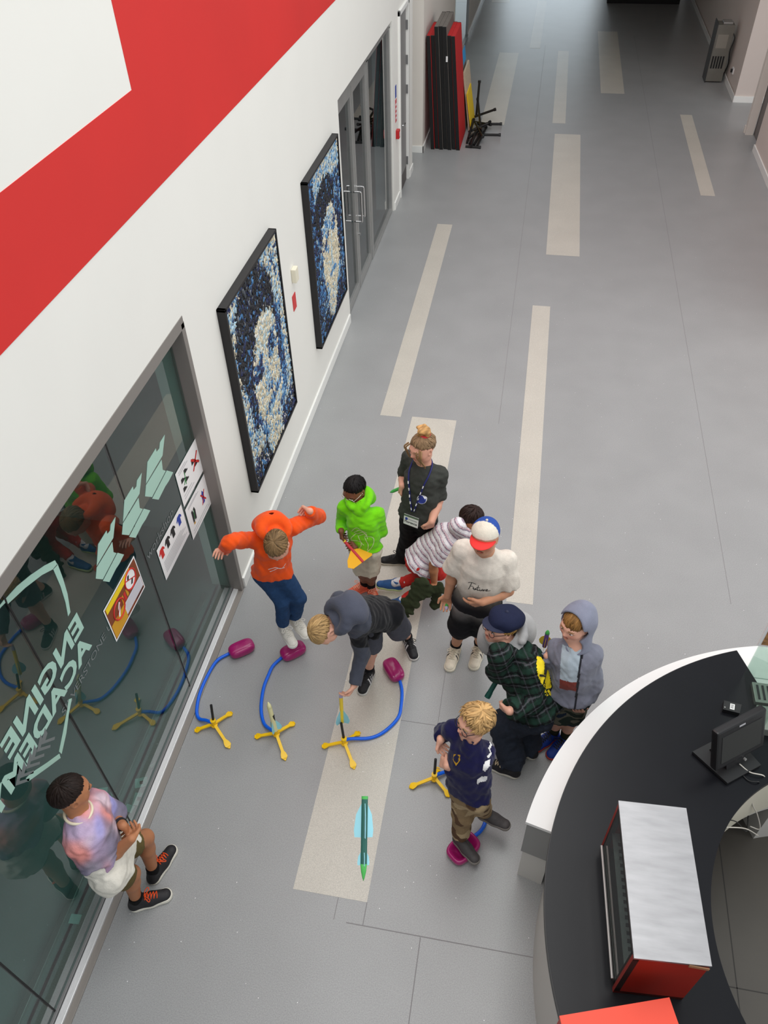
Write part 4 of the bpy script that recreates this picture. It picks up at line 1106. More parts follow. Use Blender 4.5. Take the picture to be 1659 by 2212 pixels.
def skin_tone(n):
    return {'fair': C(226, 172, 148), 'pink': C(222, 164, 140), 'tan': C(176, 118, 82), 'brown': C(122, 76, 53), 'olive': C(204, 148, 116)}[n]

class Person: pass
def make_person(sp):
    p = Person(); p.sp = sp; h = p.h = sp['h']
    p.pel = FL(*sp['pelvis'])
    p.neck = JT(*sp['neck'][:2], [(p.pel, .315 * h)], sp['neck'][2])
    p.head = JT(*sp['head'][:2], [(p.neck, .102 * h + .006)], sp['head'][2])
    S = {}
    for s in 'RL':
        S['sh' + s] = JT(*sp['sh' + s][:2], [(p.neck, .108 * h)], sp['sh' + s][2])
    # keep the shoulder span anatomical
    mid = (S['shR'] + S['shL']) / 2; dv = nrm(S['shL'] - S['shR'])
    half = min(max(np.linalg.norm(S['shL'] - S['shR']) / 2, .076 * h), .098 * h)
    for s, sg in (('R', -1), ('L', 1)):
        S['sh' + s] = mid + dv * sg * half
    for s in 'RL':
        S['el' + s] = JT(*sp['el' + s][:2], [(S['sh' + s], .168 * h)], sp['el' + s][2])
        S['wr' + s] = JT(*sp['wr' + s][:2], [(S['el' + s], .142 * h)], sp['wr' + s][2])
        S['ha' + s] = JT(*sp['ha' + s][:2], [(S['wr' + s], .065 * h)], sp['ha' + s][2] if len(sp['ha' + s]) > 2 else S['wr' + s][2] - .03)
    p.side = dv
    p.up = nrm(p.neck - p.pel)
    p.fwd = nrm(np.cross(p.side, p.up)); p.side = np.cross(p.up, p.fwd)
    hip = nrm(sp['hipaxis']) if 'hipaxis' in sp else nrm(p.side * np.array([1, 1, .3]))
    p.hipax = hip
    for s, sg in (('R', -1), ('L', 1)):
        S['hi' + s] = p.pel + hip * sg * .046 * h
        an = sp['an' + s]
        S['an' + s] = FL(*an) if 'anf' in sp else JT(*an[:2], [], an[2])
        S['an' + s] = FL(*an)
        S['kn' + s] = JT(*sp['kn' + s][:2], [(S['hi' + s], .232 * h), (S['an' + s], .232 * h)], sp['kn' + s][2])
        t = sp['to' + s]; S['to' + s] = FL(t[0], t[1], t[2] if len(t) > 2 else max(an[2] - .05, .02))
    p.J = S
    p.hf, p.hu, p.hl = ortho(sp['face'], sp.get('headup', (0, 0, 1)))
    p.a = sp.get('headh', .2 + .012 * (h - 1.3) / .2)
    base = (S['anR'] + S['anL']) / 2; base = np.array([base[0], base[1], 0.0])
    p.root = empty('person', tuple(base), sp['label'], 'person', 'people around the launchers')
    if sp.get('dbg', False):
        for k in 'RL':
            print(sp['id'], k, 'arm %.2f %.2f' % (np.linalg.norm(S['el'+k]-S['sh'+k])/h, np.linalg.norm(S['wr'+k]-S['el'+k])/h), 'leg %.2f %.2f' % (np.linalg.norm(S['kn'+k]-S['hi'+k])/h, np.linalg.norm(S['an'+k]-S['kn'+k])/h), 'z sh %.2f el %.2f wr %.2f kn %.2f' % (S['sh'+k][2], S['el'+k][2], S['wr'+k][2], S['kn'+k][2]))
        print('   neck', p.neck.round(2), 'pel', p.pel.round(2), 'tors %.2f' % (np.linalg.norm(p.neck - p.pel) / h), 'head', p.head.round(2), np.linalg.norm(p.head - p.neck).round(2), 'span %.2f' % (np.linalg.norm(S['shL'] - S['shR']) / h))
    return p

def head_prims(s, p):
    c, f, u, l, a = p.head, p.hf, p.hu, p.hl, p.a
    A = [l, f, u]
    P = lambda x, y, z: c + l * x * a + f * y * a + u * z * a
    s.ell(P(0, -.05, .11), A, np.array([.355, .44, .385]) * a, .0)
    s.ell(P(0, .10, -.16), A, np.array([.285, .30, .33]) * a, .06 * a / .2)
    s.ell(P(0, .235, -.385), A, np.array([.12, .11, .09]) * a, .03)      # chin
    for g in (-1, 1):
        s.ell(P(g * .20, .22, -.12), A, np.array([.10, .10, .10]) * a, .03)  # cheek
        s.ell(P(g * .22, .02, -.30), A, np.array([.07, .14, .08]) * a, .03)  # jaw
        s.ell(P(g * .362, -.03, -.03), A, np.array([.045, .085, .14]) * a, .012)  # ear
        s.ell(P(g * .385, -.015, -.02), A, np.array([.03, .045, .08]) * a, .006, 's')
        s.ell(P(g * .15, .43, .015), A, np.array([.085, .06, .05]) * a, .015, 's')  # socket
    s.ell(P(0, .38, .085), A, np.array([.22, .05, .045]) * a, .02)       # brow
    s.cone(P(0, .40, .03), P(0, .475, -.10), .028 * a, .05 * a, .012)    # nose
    for g in (-1, 1): s.ell(P(g * .045, .435, -.125), A, np.array([.035, .04, .03]) * a, .008)
    s.ell(P(0, .385, -.235), A, np.array([.10, .05, .028]) * a, .010)    # upper lip
    s.ell(P(0, .375, -.285), A, np.array([.085, .05, .03]) * a, .010)    # lower lip
    mo = p.sp.get('mouth', .010)
    s.ell(P(0, .44, -.258), A, np.array([.085, .07, mo / .2 * 1.0]) * a, .004, 's')
def skin_cols(p, base, hairc):
    def fn(V):
        c, f, u, l, a = p.head, p.hf, p.hu, p.hl, p.a
        q = V - c; x = q @ l / a; y = q @ f / a; z = q @ u / a
        col = np.tile(np.array(base), (len(V), 1))
        near = (np.abs(x) < .5) & (np.abs(y) < .6) & (np.abs(z) < .6)
        ck = near * np.exp(-(((np.abs(x) - .2) / .1) ** 2 + ((z + .13) / .09) ** 2)) * (y > .1)
        col = col * (1 - ck[:, None] * np.array([.02, .22, .22]))
        ns = near * np.exp(-((x / .08) ** 2 + ((z + .11) / .06) ** 2)) * (y > .4); col = col * (1 - ns[:, None] * np.array([.02, .14, .14]))
        lip = near & (y > .30) & ((x / .115) ** 2 + ((z + .258) / .062) ** 2 < 1)
        col[lip] = col[lip] * np.array([.82, .52, .52])
        slit = near & (y > .30) & ((x / .10) ** 2 + ((z + .258) / .016) ** 2 < 1); col[slit] = col[slit] * .35
        br = near & (y > .25) & (np.abs(np.abs(x) - .155) < .085) & (np.abs(z - .115 + (np.abs(x) - .155) ** 2 * 2) < .022)
        col[br] = np.array(hairc) * .8 + col[br] * .15
        return col
    return fn

def hand_prims(s, p, side):
    h = p.h; S = p.J; W = S['wr' + side]; d = nrm(S['ha' + side] - W)
    n = p.sp.get('palm' + side)
    if n is None: n = (p.pel + p.neck) / 2 - W
    n = np.array(n, float); n = nrm(n - d * (n @ d))
    t = np.cross(n, d) * (1 if side == 'L' else -1)
    tv = p.sp.get('thumb' + side)
    if tv is not None and np.dot(t, tv) < 0: t = -t
    k = h / 1.4
    curl = p.sp.get('curl' + side, .5)
    pw = .030 * k
    a = W + d * .010 * k; b = W + d * .066 * k
    for o in (-1, -.33, .33, 1):
        s.cone(a + t * o * pw * .55, b + t * o * pw * .86, .0135 * k, .0115 * k, .010)
    fl_ = [.9, 1.0, .95, .78]
    for i in range(4):
        o = (1.5 - i) / 1.5
        root = b + t * o * pw * .92
        dirv = nrm(d + t * o * .10); q = root
        for j, L in enumerate((.030, .021, .017)):
            ang = curl * (1.0 if j == 0 else 1.1)
            dirv = nrm(dirv * math.cos(ang) + n * math.sin(ang))
            n2 = nrm(n - dirv * (n @ dirv))
            e = q + dirv * L * fl_[i] * k
            s.cone(q, e, (.0088 - .0008 * j) * k, (.0080 - .0008 * j) * k, .003)
            q = e
    q = W + d * .018 * k + t * pw * .75
    e = q + nrm(d * .65 + t * .75 + n * .25) * .034 * k; s.cone(q, e, .0125 * k, .0100 * k, .008)
    e2 = e + nrm(d * .95 + t * .15 + n * .55 * min(1, curl * 1.5)) * .028 * k; s.cone(e, e2, .0095 * k, .0078 * k, .003)
    p.J['grip' + side] = b + n * .022 * k + d * .008

def body(p, tone, hairc, slim=1.0):
    h = p.h; S = p.J; s = Sculpt(.005)
    f = p.fwd
    ab = p.pel + (p.neck - p.pel) * .35; ch = p.pel + (p.neck - p.pel) * .72
    s.cone(p.pel, ab, .070 * h * slim, .064 * h * slim, .0, (f, .72))
    s.cone(ab, ch, .064 * h * slim, .072 * h * slim, .04, (f, .68))
    s.cone(ch, p.neck - p.up * .02, .072 * h * slim, .045 * h * slim, .03, (f, .68))
    s.cone(p.neck - p.up * .02, p.head - p.hu * p.a * .25 - p.hf * .01, .036 * h, .034 * h, .025)
    for k in 'RL':
        s.cone(p.neck - p.up * .015 * h, S['sh' + k], .026 * h, .030 * h, .03)
        s.cone(S['sh' + k], S['el' + k], .030 * h * slim, .024 * h * slim, .02)
        m_ = S['el' + k] + (S['wr' + k] - S['el' + k]) * .3
        s.cone(S['el' + k], m_, .0255 * h, .0265 * h, .01); s.cone(m_, S['wr' + k], .0265 * h, .0175 * h, .012)
        s.cone(S['hi' + k], S['kn' + k], .046 * h * slim, .035 * h, .03)
        bk = -p.fwd * np.array([1, 1, 0]) * .008
        m_ = S['kn' + k] + (S['an' + k] - S['kn' + k]) * .32 + bk
        s.cone(S['kn' + k], m_, .034 * h, .034 * h, .02); s.cone(m_, S['an' + k], .034 * h, .021 * h, .02)
        gz = p.sp.get('ground' + k, 0.0) if p.sp.get('grounded' + k, True) else S['an' + k][2] - .055 * h
        fd_ = S['to' + k] - S['an' + k]; fd_[2] = 0; fe = S['an' + k] + nrm(fd_) * .062 * h; fe[2] = gz + .036
        s.cone(S['an' + k], fe, .021 * h, .014 * h, .01)
    head_prims(s, p)
    for k in 'RL': hand_prims(s, p, k)
    o, V, Q = s.build('body', M_skin, p.root, skin_cols(p, skin_tone(tone), hairc))
    p.body = o; p.bodyV, p.bodyQ = V, Q
    # eyes
    for g in (-1, 1):
        c = p.head + p.hl * g * .15 * p.a + p.hf * .375 * p.a + p.hu * .012 * p.a
        e = MB()
        t = bmesh.new(); bmesh.ops.create_uvsphere(t, u_segments=14, v_segments=10, radius=1)
        Mx = Matrix(((p.hl[0], p.hf[0], p.hu[0], c[0]), (p.hl[1], p.hf[1], p.hu[1], c[1]), (p.hl[2], p.hf[2], p.hu[2], c[2]), (0, 0, 0, 1))) @ Matrix.Diagonal((.068 * p.a, .048 * p.a, .030 * p.a, 1))
        bmesh.ops.transform(t, matrix=Mx, verts=t.verts); e.merge(t)
        eo = e.build('eye', M_eyew, o, smooth=True)
        ci = c + p.hf * .040 * p.a
        e = MB(); t = bmesh.new(); bmesh.ops.create_uvsphere(t, u_segments=12, v_segments=8, radius=1)
        Mx = Matrix(((p.hl[0], p.hf[0], p.hu[0], ci[0]), (p.hl[1], p.hf[1], p.hu[1], ci[1]), (p.hl[2], p.hf[2], p.hu[2], ci[2]), (0, 0, 0, 1))) @ Matrix.Diagonal((.026 * p.a, .012 * p.a, .024 * p.a, 1))
        bmesh.ops.transform(t, matrix=Mx, verts=t.verts); e.merge(t); e.build('iris', M_eyed, o, smooth=True)
    return o

def hair(p, colr, crown=(0, -.35, .95), front=1.05, side=1.55, back=2.15, thick=.045, messy=.12, n=420, wid=.020, part=None, frontlift=0.0, seed=1, sidebias=0.0, colvar=.25):
    """a cap of overlapping tapered locks flowing from the crown"""
    c, f, u, l, a = p.head, p.hf, p.hu, p.hl, p.a
    R = np.random.default_rng(seed)
    cc = c + f * (-.05) * a + u * .11 * a
    rad = np.array([.365, .45, .395]) * a
    ax = nrm(crown)                         # in head axes (left, fwd, up)
    e1 = nrm(np.cross(ax, [1, 0, 0])); e1 = e1 if e1[1] > 0 else -e1     # towards the face
    e2 = np.cross(ax, e1)
    if e2[0] < 0: e2 = -e2
    def limit(phi):
        cph = math.cos(phi)
        if cph > 0: return side + (front - side) * cph ** 1.3
        return side + (back - side) * (-cph) ** 1.0
    H = Sculpt(.006)
    VV = []; QQ = []; CC = []; nv = 0
    # base cap
    nu, nt = 56, 20; cap = []
    for i in range(nu):
        phi = 2 * math.pi * i / nu; lim = limit(phi) * .985
        for j in range(nt + 1):
            th = lim * j / nt
            dr = ax * math.cos(th) + (e1 * math.cos(phi) + e2 * math.sin(phi)) * math.sin(th)
            k = 1.0 + thick * .75 * (1 - .75 * (j / nt) ** 6) + .012 * math.sin(phi * 23 + 3 * th) * (j / nt)
            q = dr * rad * k
            cap.append(cc + l * q[0] + f * q[1] + u * q[2])
    VV.append(np.array(cap)); 
    qd = []
    for i in range(nu):
        for j in range(nt): qd.append([i * (nt + 1) + j, i * (nt + 1) + j + 1, ((i + 1) % nu) * (nt + 1) + j + 1, ((i + 1) % nu) * (nt + 1) + j])
    QQ.append(np.array(qd)); CC.append(np.tile(np.array(colr) * .75, (len(cap), 1))); nv += len(cap)
    ns = 8
    for k in range(n):
        phi = R.random() * 2 * math.pi; lim = limit(phi) * (1 + R.normal(0, .035))
        th0 = lim * R.random() ** .8 * .8; th1 = min(lim, th0 + .45 + .7 * R.random()) + abs(R.normal(0, messy * .3))
        dphi = R.normal(0, messy) + sidebias * .5
        w0 = a * wid * (1.4 + .9 * R.random()) * 1.3
        lift = thick * (.85 + .5 * R.random()); endl = lift + abs(R.normal(0, messy * .22))
        br = 1 + colvar * R.normal(0, .7)
        if R.random() < .25: br *= 1.18
        pts = []
        for i in range(ns + 1):
            t = i / ns; th = th0 + (th1 - th0) * t; ph = phi + dphi * t
            dr = ax * math.cos(th) + (e1 * math.cos(ph) + e2 * math.sin(ph)) * math.sin(th)
            kk = 1 + (lift * (1 - (.75 if messy < .2 else .2) * min(1, th / lim) ** 5) + (endl - lift) * t * t) * math.sin(min(1, .35 + t) * math.pi / 2) + frontlift * max(0, math.cos(ph)) * math.sin(t * math.pi)
            q = dr * rad * kk
            # strands that run past the widest part hang down rather than curl under
            pts.append(q)
        pts = np.array(pts)
        W = cc[None] + pts[:, :1] * l + pts[:, 1:2] * f + pts[:, 2:3] * u
        tg = np.gradient(W, axis=0); tg /= np.linalg.norm(tg, axis=1)[:, None] + 1e-9
        ou = W - cc; ou -= tg * (ou * tg).sum(1)[:, None]; ou /= np.linalg.norm(ou, axis=1)[:, None] + 1e-9
        sdv = np.cross(tg, ou)
        wv = (w0 * np.array([.55, .9, 1, 1, .95, .85, .7, .45, .08]))[:, None]; hv = wv * .42
        ring = np.stack([W + sdv * wv, W + ou * hv, W - sdv * wv, W - ou * hv], 1).reshape(-1, 3)
        q = []
        for i in range(ns):
            for m_ in range(4): q.append([nv + 4 * i + m_, nv + 4 * i + (m_ + 1) % 4, nv + 4 * i + 4 + (m_ + 1) % 4, nv + 4 * i + 4 + m_])
        VV.append(ring); QQ.append(np.array(q)); CC.append(np.tile(np.clip(np.array(colr) * br, 0, 1), (len(ring), 1))); nv += len(ring)
    return fast_mesh('hair', np.concatenate(VV), np.concatenate(QQ), M_hair, p.root, np.concatenate(CC))

def torso_ops(s, p, g, hem=-.02, waist=1.0):
    """clothing over the trunk; g = looseness in metres"""
    h = p.h; f = p.fwd; up = p.up
    b = p.pel + up * hem * h; ab = p.pel + (p.neck - p.pel) * .38; ch = p.pel + (p.neck - p.pel) * .72
    s.cone(b, ab, .083 * h * waist + g, .074 * h * waist + g, .0, (f, .76))
    s.cone(ab, ch, .074 * h * waist + g, .080 * h + g, .05, (f, .74))
    s.cone(ch, p.neck - up * .022 * h, .080 * h + g, .052 * h, .03, (f, .78))
    for k in 'RL':
        hi, kn = p.J['hi' + k], p.J['kn' + k]
        s.cone(hi, hi + (kn - hi) * .42, .054 * h + g, .050 * h + g, .03)
    s.cut(b, -up)
    for k in 'RL':
        s.cone(p.neck - up * .022 * h, p.J['sh' + k], .032 * h, .033 * h + g * .5, .035)
def sleeve_ops(s, p, k, g, length=2.0, w=1.0):
    h = p.h; S = p.J; a, e, w_ = S['sh' + k], S['el' + k], S['wr' + k]
    r0 = .035 * h + g * .6; r1 = (.029 * h + g * .8) * w; r2 = (.023 * h + g * .6) * w
    if length <= 1:
        q = a + (e - a) * length; s.cone(a, q, r0, r1 + .006, .03, capb=True)
    else:
        s.cone(a, e, r0, r1, .03)
        q = e + (w_ - e) * (length - 1); s.cone(e, q, r1, r2, .02, capb=True)
def top(p, name, col, mt=None, g=.008, hem=-.03, sleeve=2.0, noise=.0035, voxel=.007, waist=1.0, sw=1.0, seed=0, extra=None, sleeves='RL', nofreq=40):
    s = Sculpt(voxel)
    torso_ops(s, p, g, hem, waist)
    for k in sleeves: sleeve_ops(s, p, k, g, sleeve, sw)
    if extra: extra(s)
    # neck opening
    nd = nrm(p.head - p.neck); s.cone(p.neck + p.up * .016 * p.h + nd * .022 * p.h, p.neck + p.up * .02 + nd * .12, .038 * p.h, .07 * p.h, .01, op='s')
    if noise: s.noise(noise, nofreq, seed); s.noise(noise * .55, 105, seed + 50)
    o, V, Q = s.build(name, mt or M_cloth, p.root, col)
    return o, V, Q
def legs(p, name, col, mt=None, g=.006, length=2.0, noise=.003, voxel=.007, flare=1.0, seed=3, rise=.06):
    """length 1 = to the knee, 2 = to the ankle"""
    h = p.h; S = p.J; s = Sculpt(voxel)
    s.cone(p.pel + p.up * rise * h, p.pel - p.up * .01, .070 * h, .074 * h, .0, (p.fwd, .78), capa=True)
    s.cone(S['hiR'], S['hiL'], .050 * h, .050 * h, .03)
    for k in 'RL':
        a, n_, e = S['hi' + k], S['kn' + k], S['an' + k]
        if length <= 1:
            q = a + (n_ - a) * length; s.cone(a, q, .050 * h + g * .4, (.042 * h + g) * flare, .03, capb=True)
        else:
            s.cone(a, n_, .052 * h + g * .4, (.038 * h + g) * flare, .03)
            q = n_ + (e - n_) * (length - 1); s.cone(n_, q, (.038 * h + g) * flare, (.030 * h + g) * flare, .02, capb=True)
    if noise: s.noise(noise, 38, seed); s.noise(noise * .6, 100, seed + 60)
    return s.build(name, mt or M_cloth, p.root, col)

def shoe(p, k, ucol, scol=(.85, .84, .8), lace=None, L=None, high=.0, stripe=None, sock=None, solez=.022, lift=True):
    S = p.J; an, to = S['an' + k], S['to' + k]; h = p.h
    L = L or .168 * h
    f = to - an; f[2] = 0
    tilt = (to[2] - (an[2] - .055 * h)) 
    f = nrm(f)
    f3 = nrm(f * L * .8 + np.array([0, 0, 1.0]) * min(max(tilt, -.08), .08) * p.sp.get('foottilt', 0))
    up = nrm(np.array([0, 0, 1.0]) - f3 * f3[2]); l = np.cross(up, f3)
    heel = an - up * (an[2] - .0 if p.sp.get('grounded' + k, True) else .055 * h)
    if p.sp.get('grounded' + k, True): heel = np.array([an[0], an[1], p.sp.get('ground' + k, 0.0)])
    heel = heel - f3 * L * .20
    P = lambda x, y, z: heel + f3 * x * L + l * y * L + up * z
    hh = .075 * h / 1.4
    s = Sculpt(.0045)
    s.cone(P(.16, 0, .030), P(.50, 0, .034), .155 * L, .160 * L, .0)
    s.cone(P(.50, 0, .034), P(.82, 0, .026), .160 * L, .150 * L, .02, (up, .72))
    s.cone(P(.10, 0, .03), P(.17, 0, .03 + hh * .75 + high), .130 * L, .135 * L, .02)
    s.cone(P(.36, 0, .05), P(.24, 0, .03 + hh * .72 + high), .115 * L, .125 * L, .02)
    s.cone(P(.66, 0, .040), P(.28, 0, .03 + hh * .55), .105 * L, .120 * L, .02)
    s.cut(P(0, 0, solez * .6), -up)
    s.cut(P(.2, 0, .03 + hh + high), up)
    base = np.array(ucol)
    def cf(V):
        q = V - heel; x = q @ f3 / L; y = q @ l / L; z = q @ up
        c = np.tile(base, (len(V), 1))
        tng = (np.abs(y) < .055) & (x > .28) & (x < .70) & (z > .05); c[tng] = base * .75
        if stripe is not None:
            for q0 in (.36, .46, .56):
                mk = (np.abs(x - q0 + (z - .04) * .9) < .022) & (np.abs(y) > .07) & (z > .028) & (z < .075); c[mk] = stripe
        return c
    o, V, Q = s.build('shoe', M_shoe, p.root, cf)
    if stripe is None and False: pass
    s2 = Sculpt(.0045)
    s2.cone(P(.15, 0, .014), P(.5, 0, .014), .172 * L, .168 * L, .0)
    s2.cone(P(.5, 0, .014), P(.82, 0, .014), .168 * L, .172 * L, .02)
    s2.cut(P(0, 0, 0.001), -up); s2.cut(P(0, 0, solez), up)
    s2.build('sole', M_sole, o, scol)
    if lace is not None:
        mb = MB()
        bv = BVHTree.FromPolygons([Vector(v) for v in V], [list(map(int, q)) for q in Q])
        def on(x, y):
            o_ = Vector(P(x, y, .2)); hit = bv.ray_cast(o_, Vector(-up))
            return np.array(hit[0]) + up * .0025 if hit[0] is not None else P(x, y, .06)
        for i in range(5):
            x = .40 + .065 * i
            mb.tube([tuple(on(x, -.085)), tuple(on(x + .01, -.04)), tuple(on(x + .012, 0)), tuple(on(x + .01, .04)), tuple(on(x, .085))], .0032, 5)
            if i < 4: mb.tube([tuple(on(x, -.075)), tuple(on(x + .03, 0)), tuple(on(x + .065, .075))], .0028, 5)
        k0 = on(.40, 0)
        for g in (-1, 1):
            mb.tube(spline([tuple(k0 + up * .004), tuple(k0 + l * g * .025 + up * .012 + f3 * .01), tuple(k0 + l * g * .045 + up * .002 + f3 * .025), tuple(k0 + l * g * .03 - up * .0 + f3 * .03), tuple(k0 + up * .004)], 5), .0028, 5)
        mb.build('laces', lace, o, smooth=True)
    if sock is not None:
        sc, sl = sock
        s3 = Sculpt(.006); d = nrm(S['kn' + k] - an)
        s3.cone(an - d * .02, an + d * sl, .026 * h, .029 * h, .0, capb=True)
        s3.build('sock', M_cloth, p.root, sc)
    return o

def hood_down(p, name, col, mt=None, sc=1.0, back=.075, drop=.02, seed=5, sagdir=None, big=1.0):
    """a lowered hood lying round the neck and on the upper back"""
    h = p.h * sc; s = Sculpt(.006); n0 = p.neck
    dn = -p.up if sagdir is None else nrm(sagdir)
    hx = nrm(p.up + .8 * nrm(p.head - p.neck)); n0 = p.neck + hx * .020 * p.h + nrm(p.head - p.neck) * .014 * p.h
    pts = []
    for i in range(15):
        t = -2.35 + 4.7 * i / 14                         # angle round the neck, 0 = back
        r = .055 * h + .010 * h * math.cos(t)
        q = n0 + (-p.fwd * math.cos(t) + p.side * math.sin(t)) * r + hx * (.020 * h - .030 * h * max(0, -math.cos(t)))
        pts.append(q)
    for i in range(14):
        rr = lambda j: (.015 + .017 * max(0, math.cos(-2.35 + 4.7 * j / 14))) * h
        s.cone(pts[i], pts[i + 1], rr(i), rr(i + 1), .012)
    c = n0 - p.fwd * back * h + dn * drop * h
    s.ell(c, [p.side, p.fwd, p.up], np.array([.074, .042, .058]) * h * big, .04)
    s.ell(c + p.up * .028 * h + p.fwd * .012 * h, [p.side, p.fwd, p.up], np.array([.042, .018, .034]) * h, .014, 's')
    nd = p.head - p.neck; s.cone(p.neck - p.up * .01 * h, p.neck + nd * .40, .050 * p.h, .045 * p.h, .02)
    s.cone(p.neck + nd * .40, p.neck + nd * 1.3, .038 * p.h, .07 * p.h, .008, op='s')
    s.noise(.0025, 45, seed)
    return s.build(name, mt or M_fleece, p.root, col)

def decal(p, verts2, faces, origin, right, up, target, mt, name='print', depth=.4, lift=.0025, parent=None):
    V, Q = target
    bv = BVHTree.FromPolygons([Vector(v) for v in V], [list(map(int, q)) for q in Q])
    r = nrm(right); u = nrm(np.array(up, float) - r * np.dot(up, r)); n = np.cross(r, u)
    out = []
    for x, y in verts2:
        o_ = np.array(origin) + r * x + u * y + n * depth
        hit = bv.ray_cast(Vector(o_), Vector(-n), depth * 2.2)
        out.append(np.array(hit[0]) + n * lift if hit[0] is not None else np.array(origin) + r * x + u * y)
    mb = MB(); mb.pyd(out, faces)
    return mb.build(name, mt, parent or p.root, recalc=False)
def decal_poly(p, poly, origin, right, up, target, mt, name='print', cell=.005, lift=.003, depth=.4, parent=None):
    P2 = np.array(poly, float); lo, hi = P2.min(0), P2.max(0)
    nx, ny = int((hi[0] - lo[0]) / cell) + 2, int((hi[1] - lo[1]) / cell) + 2
    def inside(x, y):
        c = False; n_ = len(P2)
        for i in range(n_):
            a, b = P2[i], P2[(i + 1) % n_]
            if (a[1] > y) != (b[1] > y) and x < (b[0] - a[0]) * (y - a[1]) / (b[1] - a[1]) + a[0]: c = not c
        return c
    V, Q = target; bv = BVHTree.FromPolygons([Vector(v) for v in V], [list(map(int, q)) for q in Q])
    r = nrm(right); u = nrm(np.array(up, float) - r * np.dot(up, r)); n = np.cross(r, u)
    pts = {}; fs = []; vs = []
    def pt(i, j):
        if (i, j) not in pts:
            o_ = np.array(origin) + r * (lo[0] + i * cell) + u * (lo[1] + j * cell) + n * depth
            hit = bv.ray_cast(Vector(o_), Vector(-n), depth * 2.2)
            if hit[0] is None: pts[(i, j)] = -1
            else: pts[(i, j)] = len(vs); vs.append(np.array(hit[0]) + np.array(hit[1]) * lift)
        return pts[(i, j)]
    for i in range(nx):
        for j in range(ny):
            if inside(lo[0] + (i + .5) * cell, lo[1] + (j + .5) * cell):
                q = [pt(i, j), pt(i + 1, j), pt(i + 1, j + 1), pt(i, j + 1)]
                if min(q) < 0: continue
                if max(np.linalg.norm(vs[q[k]] - vs[q[(k + 1) % 4]]) for k in range(4)) > cell * 5: continue
                fs.append(q)
    if not fs: return None
    mb = MB(); mb.pyd(vs, fs); return mb.build(name, mt, parent or p.root, recalc=False)
def decal_text(p, txt, size, origin, right, up, target, mt, bold=0.0, shear=0.0, name='lettering', sub=1, parent=None):
    v, f_ = text_mesh(txt, size, bold, shear)
    return decal(p, v, f_, origin, right, up, target, mt, name, parent=parent)
def decal_strokes(p, strokes, wd, origin, right, up, target, mt, name='print', n=8, parent=None):
    V2 = []; F2 = []
    for st_ in strokes:
        pts = spline([(x, y, 0) for x, y in st_], n) if len(st_) > 2 else [np.array([*st_[0], 0.]), np.array([*st_[1], 0.])]
        b0 = len(V2)
        for i, q in enumerate(pts):
            t = pts[min(i + 1, len(pts) - 1)] - pts[max(i - 1, 0)]; L = max(np.linalg.norm(t), 1e-6); nx, ny = -t[1] / L * wd / 2, t[0] / L * wd / 2
            V2 += [(q[0] + nx, q[1] + ny), (q[0] - nx, q[1] - ny)]
        for i in range(len(pts) - 1): F2.append([b0 + 2 * i, b0 + 2 * i + 1, b0 + 2 * i + 3, b0 + 2 * i + 2])
    return decal(p, V2, F2, origin, right, up, target, mt, name, parent=parent)

def glasses(p, mt, r=.105, thick=.0022):
    c, f, u, l, a = p.head, p.hf, p.hu, p.hl, p.a
    P = lambda x, y, z: c + l * x * a + f * y * a + u * z * a
    fr_ = MB()
    for g in (-1, 1):
        fr_.tube([tuple(P(g * .165 + r * 1.2 * math.cos(t), .46 - .03 * abs(math.cos(t)), .0 + r * math.sin(t))) for t in np.linspace(0, 2 * math.pi, 21)], thick, 6, cap=False)
        fr_.tube([tuple(P(g * .29, .43, .02)), tuple(P(g * .36, .2, .03)), tuple(P(g * .385, -.02, .03))], thick, 6)
    fr_.tube([tuple(P(-.05, .47, .02)), tuple(P(0, .49, .03)), tuple(P(.05, .47, .02))], thick, 6)
    go = fr_.build('glasses', mt, p.root, smooth=True)
    return go

# ================================================================== PEOPLE
def flat(c): return np.array(c)
DBG = False

# ---- 1 orange hoodie, jumping
p = make_person(dict(id='orange', dbg=DBG, h=1.42, label='person in orange hoodie and blue jeans jumping above a launcher pad', pelvis=(587, 1238, .86), neck=(592, 1146, 1.22), head=(598, 1178, 1.30),
    shR=(550, 1166, 1.18), shL=(632, 1138, 1.16), elR=(497, 1172, 1.25), wrR=(484, 1186, 1.28), haR=(472, 1191, 1.27), elL=(686, 1116, 1.10), wrL=(669, 1104, 1.26), haL=(657, 1096, 1.30),
    knR=(610, 1298, .56), knL=(644, 1290, .56), anR=(612, 1350, .29), anL=(637, 1334, .29), toR=(629, 1388, .20), toL=(657, 1370, .20), groundedR=False, groundedL=False, foottilt=1,
    face=(.05, -.62, -.78), headup=(.05, -.6, .75), hipaxis=(1, .15, 0), curlR=.55, curlL=1.2, palmL=(0, -1, -.3), palmR=(0, 0, -1)))
brown = C(122, 97, 66)
body(p, 'pink', brown)
org = flat(C(236, 84, 24))
o, V, Q = top(p, 'hoodie', org, M_fleece, g=.014, hem=.015, sleeve=1.97, seed=1, noise=.005)
hood_down(p, 'hood', org, sc=1.15)
legs(p, 'jeans', flat(C(42, 72, 112)), M_denim, g=.006, length=1.96, seed=2)
hair(p, brown, crown=(0, -.30, .95), front=1.15, side=1.45, back=2.0, thick=.07, messy=.14, n=520, seed=2)
for k in 'RL': shoe(p, k, C(226, 222, 212), C(236, 234, 226), mat('white_laces', C(230, 226, 216), 0.7), solez=.03)
decal_strokes(p, [[(-.06, .0), (-.02, .02), (.03, -.01), (.07, .01)], [(-.05, -.02), (0, 0), (.06, -.02)]], .005, p.neck - p.up * .20 * p.h + p.fwd * .1, p.side, p.up, (V, Q), M_paper)

